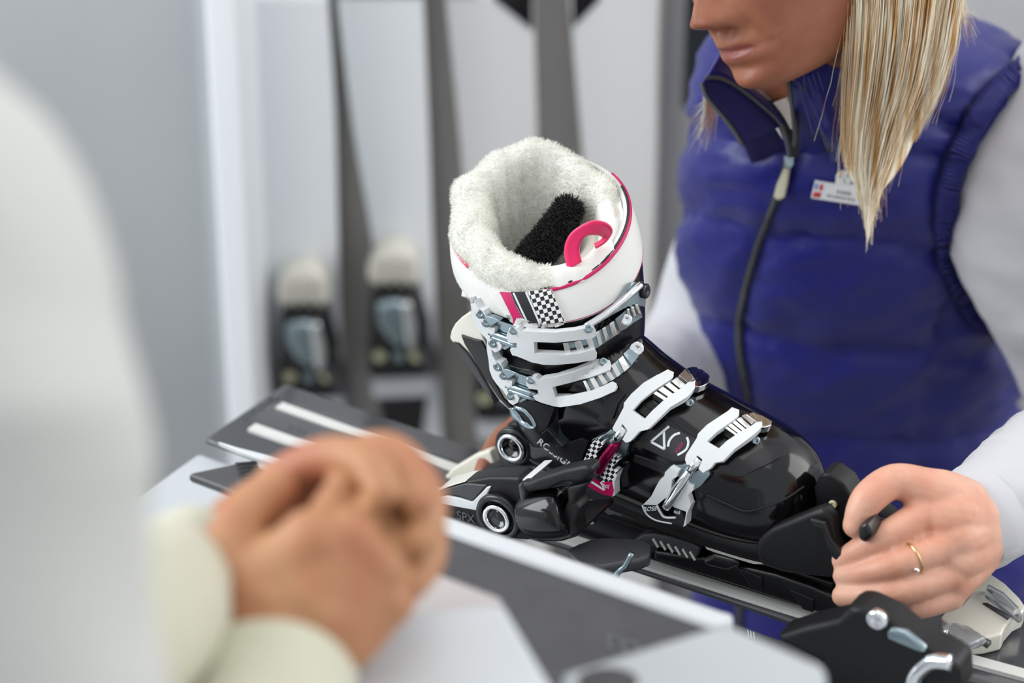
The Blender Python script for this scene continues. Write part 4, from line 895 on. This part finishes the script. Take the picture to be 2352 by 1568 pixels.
for i in range(0, len(zs) - 1):
    t = (zs[i + 1] - zs[i]).normalized(); nn = Vector((-t.y, t.x, 0)); sd = 1 if i % 2 else -1
    a, b = zs[i] - nn * 4.5, zs[i] + nn * 4.5
    add_tube(bm, [VE(a.x, a.y, 0.0038), VE(b.x, b.y, 0.0038)], 0.0009, 6, 1)
from_bm('zip_teeth', bm, 'zip', zp)['kind'] = 'stuff'
C0 = lambda p: crop(p, 1500, 0, .36224)
patch('zip_slider', C0([(828, 985), (892, 982), (892, 1040), (868, 1075), (832, 1070)]), VE, 0.003, 0.008, 'steel', zp, 0, 0.001)
patch('zip_pull', C0([(830, 1070), (866, 1078), (850, 1160), (832, 1255), (795, 1275), (762, 1250), (782, 1170)]), VE, 0.004, 0.0075, 'zip_pull', zp, 0, 0.0012)
# armhole ribbing
arm = [(2370, 150), (2330, 172), (2296, 202), (2260, 250), (2226, 312), (2194, 385), (2178, 460), (2174, 530), (2188, 615), (2222, 690), (2262, 735), (2300, 756)]
ab = ribbon('armhole_band', arm, 54, VE, -0.003, 0.006, 'vest_rib', vest, 8, 0.002)
ap = spline([Vector((a, b, 0)) for a, b in arm], 9); bm = bmesh.new()
for i in range(2, len(ap) - 1, 1):
    t = (ap[i + 1] - ap[i - 1]).normalized(); nn = Vector((-t.y, t.x, 0)); a, b = ap[i] - nn * 25, ap[i] + nn * 25
    add_tube(bm, [VE(a.x, a.y, 0.0072), VE(ap[i].x, ap[i].y, 0.0076), VE(b.x, b.y, 0.0072)], 0.0014, 6, 2)
from_bm('rib_cords', bm, 'vest', ab)['kind'] = 'stuff'
# collar, opened at the throat
def zpts(pts, z0, z1):
    n_ = len(pts); return [W(a, b, z0 + (z1 - z0) * i / (n_ - 1)) for i, (a, b) in enumerate(pts)]
e1 = [(1612, 192), (1624, 224), (1662, 270), (1686, 302), (1704, 332)]; e2 = [(1622, 178), (1660, 184), (1710, 212), (1758, 252), (1792, 290)]
e2b = [(1622, 178), (1660, 182), (1703, 206), (1753, 246), (1790, 282), (1808, 326), (1814, 356)]
e3 = [(1660, 112), (1676, 150), (1712, 196), (1760, 236), (1796, 272), (1814, 320), (1818, 356)]
sheet('collar_lining', zpts(e1, 1.985, 1.993), zpts(e2, 1.99, 2.01), 0.003, 'vest_lining', vest)
sheet('collar', zpts(e2b, 1.99, 2.025), zpts(e3, 2.01, 2.03), 0.006, 'vest', vest)
sheet('collar', zpts([(1640, 178), (1632, 200), (1650, 240), (1690, 300), (1714, 345), (1728, 380)], 1.994, 2.11), zpts([(1700, 200), (1730, 230), (1770, 270), (1800, 320), (1812, 355), (1808, 385)], 2.005, 2.12), 0.004, 'vest_lining', vest)
c1 = [(1819, 178), (1848, 206), (1877, 261), (1891, 308), (1904, 344), (1912, 385)]; c2 = [(1945, 120), (1965, 190), (1985, 260), (2000, 310), (2012, 350), (2020, 390)]
sheet('collar', zpts(c1[:4], 1.965, 1.99) + [W(1904, 344, 2.04), W(1912, 385, 2.12)], zpts(c2[:4], 1.985, 2.01) + [W(2012, 350, 2.05), W(2020, 390, 2.12)], 0.007, 'vest', vest)
c0 = [(1811, 182), (1818, 230), (1823, 280), (1826, 318), (1820, 352)]
sheet('collar_facing', zpts(c0 + [(1816, 395)], 1.975, 2.12), zpts([(1850, 206), (1878, 250), (1890, 290), (1896, 320), (1904, 350), (1912, 395)], 1.975, 2.12), 0.003, 'vest', vest)
for i in range(9):
    a = [(1830 + i * 11 + j * 13, 182 - i * 5.5 + j * 42) for j in range(4)]
    tube('collar_rib', [W(x, y, 1.962 + i * .0022 + j * .006) for j, (x, y) in enumerate(a)], 0.0011, 'vest', vest, 6, 3)
for pts, z0, z1 in ((e1, 1.982, 1.99), (e2b, 1.986, 2.02), (c0, 1.972, 2.02), (c1[:5], 1.961, 2.02)):
    zt = tube('collar_zip', zpts(pts, z0, z1), 0.0019, 'zip', vest, 8, 5)
    P = spline(zpts(pts, z0 - .0016, z1 - .0016), 9); bm = bmesh.new()
    for i in range(len(P) - 1): add_blob(bm, [(P[i], .0011), (P[i].lerp(P[i + 1], .45), .0011)], 6)
    from_bm('zip_teeth', bm, 'zip', zt)['kind'] = 'stuff'
sh = sheet('undershirt', zpts([(1668, 120), (1700, 160), (1745, 205), (1790, 250), (1826, 300)], 2.03, 2.03), zpts([(1655, 132), (1680, 180), (1720, 225), (1775, 280), (1822, 352)], 2.022, 2.02), 0.004, 'shirt', woman)
sheet('undershirt', zpts([(1760, 232), (1790, 270), (1806, 310), (1814, 360)], 2.018, 2.012), zpts([(1800, 232), (1830, 262), (1836, 310), (1832, 360)], 2.02, 2.014), 0.003, 'shirt_dark', woman)  # dark sheet standing for the shade in the open collar gap
sheet('undershirt', zpts([(1776, 236), (1800, 268), (1816, 296)], 2.014, 2.012), zpts([(1812, 222), (1826, 262), (1830, 300)], 2.012, 2.012), 0.003, 'shirt', woman)
# ---- sleeves
def cloth(name, rings, m, parent, amp=0.004, fr=30, k=10, cap=True, seed=0.0):
    rg_ = dense(rings, k); out = []
    for i, r in enumerate(rg_):
        c = sum(r, Vector()) / len(r); o2 = []
        for p in r:
            d = (p - c); l = d.length; q = p * fr
            o2.append(p + d.normalized() * amp * (mnoise.noise(Vector((q.x * .5, q.y * .5, q.z + seed))) + .5 * mnoise.noise(q * 2.1 + Vector((seed, 0, 0)))))
        out.append(o2)
    bm = bmesh.new(); add_loft(bm, out, cap); return from_bm(name, bm, m, parent)
def blob_rings(pts, num=40, flat=1.0):
    P = [W(a, b, z) for a, b, z, r in pts]; out = []; ref = None
    for i, p in enumerate(P):
        t = (P[min(i + 1, len(P) - 1)] - P[max(i - 1, 0)]).normalized()
        if ref is None: ref = FW - t * FW.dot(t); ref.normalize()
        ref = (ref - t * ref.dot(t)).normalized(); b = t.cross(ref); r = pts[i][3]
        out.append([p + (b * math.cos(2 * math.pi * j / num) + ref * flat * math.sin(2 * math.pi * j / num)) * r for j in range(num)])
    return out
srows = [(70, 2390, 2600, 1.98, .05), (150, 2335, 2640, 1.96, .065), (300, 2236, 2640, 1.94, .07), (420, 2194, 2620, 1.93, .07), (560, 2190, 2600, 1.93, .068), (680, 2226, 2600, 1.93, .065), (780, 2288, 2620, 1.94, .06), (880, 2338, 2650, 1.93, .058), (970, 2390, 2680, 1.92, .05), (1010, 2440, 2660, 1.92, .03)]
cloth('sleeve', [row_ring(*r, num=56) for r in srows], 'sleeve', woman, 0.005, 22)
def y_rings(pts, num=44):
    P = [Yp(a, b, y) for a, b, y, r in pts]; return p_rings(P, [q[3] for q in pts], num)
def p_rings(P, rr, num=44):
    out = []; ref = None
    for i, p in enumerate(P):
        t = (P[min(i + 1, len(P) - 1)] - P[max(i - 1, 0)]).normalized()
        if ref is None: ref = (FW - t * FW.dot(t)).normalized()
        ref = (ref - t * ref.dot(t)).normalized(); b = t.cross(ref)
        out.append([p + (b * math.cos(2 * math.pi * j / num) + ref * math.sin(2 * math.pi * j / num)) * rr[i] for j in range(num)])
    return out
cloth('sleeve', p_rings([Yp(2560, 900, 1.93), Yp(2575, 965, 1.89), W(2480, 1030, 1.97), W(2400, 1085, 1.92), W(2310, 1150, 1.87), W(2262, 1184, 1.855), W(2222, 1204, 1.848)], [.050, .058, .054, .049, .044, .040, .0385]), 'sleeve', woman, 0.005, 30, seed=3)
cloth('cuff_band', blob_rings([(2268, 1178, 1.855, .0395), (2250, 1190, 1.85, .0405), (2215, 1206, 1.846, .0395), (2196, 1214, 1.843, .0375), (2199, 1213, 1.843, .034), (2225, 1204, 1.847, .032)]), 'sleeve', woman, 0.0006, 30, 6, False)
cloth('sleeve', y_rings([(1790, 340, 2.06, .055), (1745, 470, 2.08, .060), (1672, 640, 2.08, .060), (1610, 790, 2.06, .056), (1520, 885, 2.0, .050), (1380, 935, 1.92, .044), (1270, 962, 1.85, .036)]), 'sleeve', woman, 0.005, 22, seed=8)
# ---- hair
def hair_mat():
    m = mat('hair', (222, 194, 140), 0.32); nt = m.node_tree; b = nt.nodes['Principled BSDF']; tc = nt.nodes.new('ShaderNodeTexCoord'); mp = nt.nodes.new('ShaderNodeMapping'); mp.inputs['Scale'].default_value = (190, 60, 5)
    n = nt.nodes.new('ShaderNodeTexNoise'); n.inputs['Scale'].default_value = 1.0; n.inputs['Detail'].default_value = 3; r = nt.nodes.new('ShaderNodeValToRGB')
    r.color_ramp.elements[0].position = .38; r.color_ramp.elements[0].color = lin((206, 156, 86)); r.color_ramp.elements[1].position = .58; r.color_ramp.elements[1].color = lin((255, 248, 226))  # pale highlights and golden shadows are put into the hair colour
    nt.links.new(tc.outputs['Object'], mp.inputs[0]); nt.links.new(mp.outputs[0], n.inputs[0]); nt.links.new(n.outputs['Fac'], r.inputs[0]); nt.links.new(r.outputs[0], b.inputs['Base Color'])
    b.inputs['Anisotropic'].default_value = 0.5
hair_mat()
hrows = [(-340, 1790, 2070, 1.955), (-250, 1880, 2190, 1.935), (-150, 1925, 2240, 1.93), (0, 1943, 2213, 1.935), (100, 1940, 2196, 1.94), (200, 1936, 2166, 1.955), (300, 1933, 2116, 1.97), (380, 1938, 2076, 1.98), (440, 1962, 2036, 1.985), (500, 1978, 2016, 1.99), (572, 1986, 1998, 1.992)]
def hrow(y):
    for a, b in zip(hrows, hrows[1:]):
        if a[0] <= y <= b[0]:
            t = (y - a[0]) / (b[0] - a[0]); return [a[i] + (b[i] - a[i]) * t for i in range(1, 4)]
    return list(hrows[-1][1:])
rings = []
for y, a, b, z in hrows[:-2]:
    c = W((a + b) / 2, y, z + 0.012); hw = (b - a) / 2 * z / FPX; rings.append(sup(c, RT * hw * (0.94 if y < 400 else 0.7), FW * 0.014, 2.2, 40))
bm = bmesh.new(); add_loft(bm, dense(rings, 8)); hair = from_bm('hair', bm, 'hair', woman)
bm = bmesh.new(); cap = []
for u_, f1, f0, hw in [(.128, .015, -.04, .02), (.118, .06, -.08, .05), (.10, .082, -.1, .068), (.07, .097, -.112, .082), (.04, .100, -.115, .086), (.01, .100, -.115, .086), (-.03, .098, -.112, .083), (-.07, .095, -.10, .078), (-.11, .09, -.085, .07)]:
    cap.append([HC + HF * (-.01 + ((f1 + .01) if math.cos(2 * math.pi * i / 48) > 0 else (-.01 - f0)) * math.cos(2 * math.pi * i / 48)) + HL * (hw * math.sin(2 * math.pi * i / 48)) + HU * u_ for i in range(48)])
vv_ = [[bm.verts.new(p) for p in r] for r in cap]
for r in range(len(cap) - 1):
    for i in range(48):
        an = (i + .5) * 7.5; an = min(an, 360 - an)
        if r < 3 or an > 100: bm.faces.new((vv_[r][i], vv_[r][(i + 1) % 48], vv_[r + 1][(i + 1) % 48], vv_[r + 1][i]))
bm.faces.new(vv_[0]); bmesh.ops.delete(bm, geom=[v for v in bm.verts if not v.link_faces], context='VERTS'); from_bm('scalp_hair', bm, 'hair', hair)
Vh, Fh = [], []
def strand(pts, r0, r1):
    n_ = len(pts); k0 = len(Vh)
    for i, p in enumerate(pts):
        t = (pts[min(i + 1, n_ - 1)] - pts[max(i - 1, 0)]).normalized(); a = t.cross(FW).normalized(); b = t.cross(a); r = r0 + (r1 - r0) * i / (n_ - 1)
        for q in range(3): Vh.append(p + (a * math.cos(q * 2.0944) + b * math.sin(q * 2.0944)) * r)
    for i in range(n_ - 1):
        for q in range(3): Fh.append((k0 + i * 3 + q, k0 + i * 3 + (q + 1) % 3, k0 + i * 3 + 3 + (q + 1) % 3, k0 + i * 3 + 3 + q))
for s_ in range(3400):
    v = random.random(); lock = math.floor(v * 26) + 0.5; vl = lock / 26; end = random.uniform(300, 470) + 120 * (1 - abs(v - 0.5) * 2) * random.random()
    if v < 0.12: end = random.uniform(240, 410)
    if v > 0.8: end = random.uniform(120, 330)
    dz = random.gauss(0, 0.009); ph = random.uniform(0, 6); am = random.uniform(0, 3.5); st = random.gauss(0, 1); fly = random.random() < 0.05
    pts = []
    for i in range(21):
        t = i / 20; y = -340 + (end + 340) * t; a, b, z = hrow(y); vv = v + (vl - v) * 0.75 * t
        x = a + (b - a) * vv + am * math.sin(ph + t * 7) + st * 3 * t + (random.gauss(0, 1) + st * 22 * t ** 3 if fly else 0)
        bul = -0.016 * math.sqrt(max(0, 1 - (2 * vv - 1) ** 2)) * (1 - t * .3)
        pts.append(W(x, y, z + bul + dz * (1 - .4 * t)))
    strand(pts, 0.00042, 0.00014)
me = bpy.data.meshes.new('hair_strands'); me.from_pydata(Vh, [], Fh); hs = mesh_obj('hair_strands', me, 'hair', hair); hs['kind'] = 'stuff'
Vh, Fh = [], []
for s_ in range(60):
    x0 = random.uniform(1612, 1650); l = random.uniform(40, 150); sx = random.uniform(-45, 5)
    strand([W(x0 + sx * t * t + 3 * math.sin(t * 5), 205 + l * t, 2.03 + .01 * t) for t in [i / 8 for i in range(9)]], 0.0003, 0.0001)
for s_ in range(40):
    x0 = random.uniform(2190, 2215); sx = random.uniform(0, 45); ln = random.uniform(90, 170); strand([W(x0 + sx * t * t, -60 + ln * t, 1.96 + .02 * t) for t in [i / 8 for i in range(9)]], 0.00022, 0.0001)
me = bpy.data.meshes.new('hair_strands'); me.from_pydata(Vh, [], Fh); h2 = mesh_obj('hair_strands', me, 'hair', hair); h2['kind'] = 'stuff'
# ---- trousers, below the picture
def leg_rings(x, y, z0): return p_rings([Vector((x, y, z0)), Vector((x, y, z0 * .5)), Vector((x, y, 0.09)), Vector((x, y, 0.06))], [.105, .08, .07, .06])
vb = Yp(1990, 1470, 2.10)
for sx in (-.085, .085): cloth('trouser_leg', leg_rings(vb.x + sx, 2.10, vb.z + .03), 'vest_lining', woman, 0.002, 20, 6)
for sx in (-.085, .085): box('shoe', Vector((vb.x + sx, 2.05, .035)), Vector((.045, 0, 0)), Vector((0, .12, 0)), Vector((0, 0, .035)), 'plastic_soft', woman, .02)
# ---- name badge and ring
C8 = lambda p: crop(p, 1780, 350, .12755)
bz = VE(1930, 440, 0.006); bn = Vector((-0.10, -1, 0.12)).normalized()
def bp_(px, py, h):
    r = ray(px, py); t = (bz - CAM).dot(bn) / r.dot(bn); return CAM + r * t + bn * h
badge = thing('name_badge', bz, 'small white name badge with two flags pinned to the blue vest', 'badge')
pl_ = patch('plate', C8([(728, 500), (1600, 650), (1690, 665), (1690, 975), (1600, 962), (650, 815)]), bp_, -0.002, 0.0015, 'badge', badge, 0, 0.0005)
patch('emblem', C8([(1090, 560), (1100, 420), (1140, 360), (1220, 325), (1320, 335), (1410, 390), (1450, 480), (1450, 640)]), bp_, -0.0025, 0.0008, 'badge', badge, 0, 0.0006)
def prt(name, p, m): patch(name, C8(p), bp_, 0.0006, 0.0012, m, badge, 0, 0)
prt('emblem_mark', [(1140, 350), (1210, 345), (1200, 385), (1150, 395)], 'badge_yellow'); prt('emblem_mark', [(1145, 420), (1180, 405), (1170, 450), (1145, 455)], 'print_pink')
prt('emblem_mark', [(1270, 395), (1310, 405), (1325, 450), (1295, 440)], 'badge_green'); prt('emblem_mark', [(1235, 460), (1250, 460), (1275, 555), (1262, 560)], 'badge_green'); prt('emblem_mark', [(1310, 365), (1345, 370), (1350, 405), (1320, 395)], 'lip')
ribbon('emblem_mark', C8([(1330, 570), (1390, 540), (1430, 500), (1390, 495), (1365, 540), (1410, 570)]), 1.6, bp_, 0.0006, 0.0012, 'logo_blue', badge)
def prt2(name, p, m): patch(name, C8(p), bp_, 0.0013, 0.0019, m, pl_, 0, 0)
prt2('flag_print', [(725, 545), (768, 552), (757, 655), (712, 648)], 'flag_blue'); prt2('flag_print', [(815, 555), (868, 563), (850, 675), (797, 665)], 'flag_red')
prt2('flag_print', [(705, 690), (830, 710), (815, 800), (670, 785)], 'flag_red')
prt2('flag_line', [(760, 697), (772, 699), (752, 795), (738, 793)], 'badge'); prt2('flag_line', [(690, 735), (824, 752), (822, 764), (688, 747)], 'badge')
text('badge_text', 'INGRID', bp_, C8([(1105, 722)])[0], (12.4, 2.1), (1.0, -13.5), 0.0013, 0.0018, 'text_grey', pl_, 0.82)
text('badge_text', 'SKI SERVICE MGR', bp_, C8([(932, 786)])[0], (10.6, 1.8), (0.9, -11), 0.0013, 0.0018, 'text_grey', pl_, 0.80)
for o_x in list(pl_.children):
    pass
rc = W(2096, 1283, HZ - 0.0185); axv = (W(2062, 1310, HZ - .022) - W(2150, 1268, HZ - .013)).normalized()
a = axv.orthogonal().normalized(); b = axv.cross(a)
ring = thing('finger_ring', rc, 'thin gold ring on the finger of the hand gripping the toe binding', 'ring')
tube('band', [rc + (a * math.cos(t) + b * math.sin(t)) * 0.0127 for t in [2 * math.pi * i / 24 for i in range(25)]], 0.0011, 'gold', ring, 8, 1)
st_ = W(2104, 1308, HZ - 0.031); bm = bmesh.new(); add_blob(bm, [(st_, .0016), (st_ + Vector((0.0012, 0, -.001)), .0016)], 10); from_bm('stone', bm, 'chrome', ring)

# ================================================================== customer in the foreground
cust = thing('person', Vector((-0.35, 0.9, 0)), 'person in a white sweater with hands clasped, close to the camera', 'person')
bm = bmesh.new()
sk([(-250, 500, .95, .05), (-150, 900, .97, .05), (-50, 1450, 1.0, .045), (200, 1440, 1.12, .036), (480, 1310, 1.36, .027)])
sk([(-200, 1500, .98, .05), (250, 1850, 1.02, .042), (570, 1820, 1.14, .034), (620, 1560, 1.26, .030), (625, 1490, 1.27, .030)])
for pts in ([(625, 1500, 1.27, .029), (640, 1380, 1.285, .034), (720, 1250, 1.28, .020)], [(640, 1480, 1.275, .028), (700, 1370, 1.285, .032), (800, 1245, 1.285, .019)], [(660, 1490, 1.28, .027), (760, 1390, 1.29, .029), (860, 1300, 1.29, .018)], [(680, 1500, 1.285, .025), (790, 1430, 1.295, .025), (885, 1375, 1.295, .0165)],
            [(620, 1490, 1.275, .026), (560, 1380, 1.285, .024), (525, 1290, 1.29, .018), (560, 1190, 1.30, .0135), (640, 1120, 1.31, .011)],
            [(722, 1246, 1.278, .0125), (790, 1130, 1.31, .0115), (850, 1070, 1.33, .010)], [(802, 1240, 1.282, .0125), (875, 1150, 1.31, .0112), (935, 1110, 1.34, .0095)], [(862, 1296, 1.288, .012), (935, 1215, 1.31, .011), (975, 1180, 1.34, .0092)], [(888, 1372, 1.293, .011), (945, 1300, 1.315, .0098), (972, 1265, 1.34, .0085)],
            [(482, 1310, 1.36, .026), (575, 1232, 1.365, .028), (700, 1135, 1.36, .024), (790, 1085, 1.355, .018)], [(490, 1330, 1.365, .026), (620, 1260, 1.37, .028), (800, 1170, 1.37, .024)], [(600, 1250, 1.37, .026), (800, 1230, 1.37, .024), (900, 1200, 1.36, .018)],
            [(640, 1110, 1.345, .014), (745, 1052, 1.325, .0125), (840, 1062, 1.30, .011), (880, 1130, 1.285, .009)], [(790, 1070, 1.35, .014), (880, 1040, 1.325, .0125), (945, 1080, 1.305, .011), (960, 1150, 1.29, .0092)], [(860, 1110, 1.355, .014), (945, 1090, 1.33, .012), (985, 1165, 1.305, .0108), (968, 1240, 1.29, .009)], [(890, 1180, 1.36, .013), (972, 1200, 1.33, .0115), (985, 1280, 1.31, .0098), (950, 1340, 1.295, .0085)]): sk(pts)
remesh('body', bm, 0.0022, 2, 'skin_fg', cust)
def cam_ring(py, a, b, z, dep, num=48):
    return sup((W(a, py, z) + W(b, py, z)) / 2, (W(b, py, z) - W(a, py, z)) / 2, FW * dep, 2.1, num)
sl = [(120, -420, -60, .93, .05), (185, -480, 5, .93, .07), (250, -520, 85, .93, .08), (320, -540, 140, .93, .085), (450, -560, 205, .93, .09), (600, -560, 248, .93, .09), (720, -560, 270, .93, .09), (830, -560, 303, .93, .09), (930, -560, 330, .93, .09), (1050, -560, 346, .94, .09), (1200, -560, 336, .95, .09), (1400, -560, 348, .96, .09), (1570, -560, 386, .97, .09), (1800, -560, 420, .98, .09)]
cloth('sweater', [cam_ring(*r) for r in sl], 'sweater', cust, 0.002, 16)
cloth('sleeve', blob_rings([(30, 1560, 1.06, .055), (180, 1490, 1.14, .052), (310, 1412, 1.24, .047), (415, 1348, 1.33, .040), (455, 1324, 1.36, .0375), (453, 1325, 1.36, .030)]), 'knit_cream', cust, 0.002, 30, 8, False)
cloth('sleeve', blob_rings([(500, 2050, 1.05, .055), (570, 1850, 1.13, .050), (606, 1720, 1.20, .044), (622, 1620, 1.24, .0405), (628, 1576, 1.255, .039), (627, 1580, 1.255, .031)]), 'knit_cream', cust, 0.002, 30, 8, False)
cloth('trousers', blob_rings([(300, 1900, 1.3, .10), (360, 1700, 1.33, .09), (410, 1560, 1.38, .06), (430, 1500, 1.42, .03)]), 'trousers', cust, 0.002, 20, 6)

cb = W(-90, 1790, .98)
for sx in (-.24, -.08): cloth('trouser_leg', leg_rings(cb.x + sx, cb.y - .02, cb.z - .05), 'trousers', cust, 0.002, 20, 6)
for sx in (-.24, -.08): box('shoe', Vector((cb.x + sx, cb.y + .07, .035)), Vector((.05, 0, 0)), Vector((0, .13, 0)), Vector((0, 0, .035)), 'plastic_soft', cust, .02)
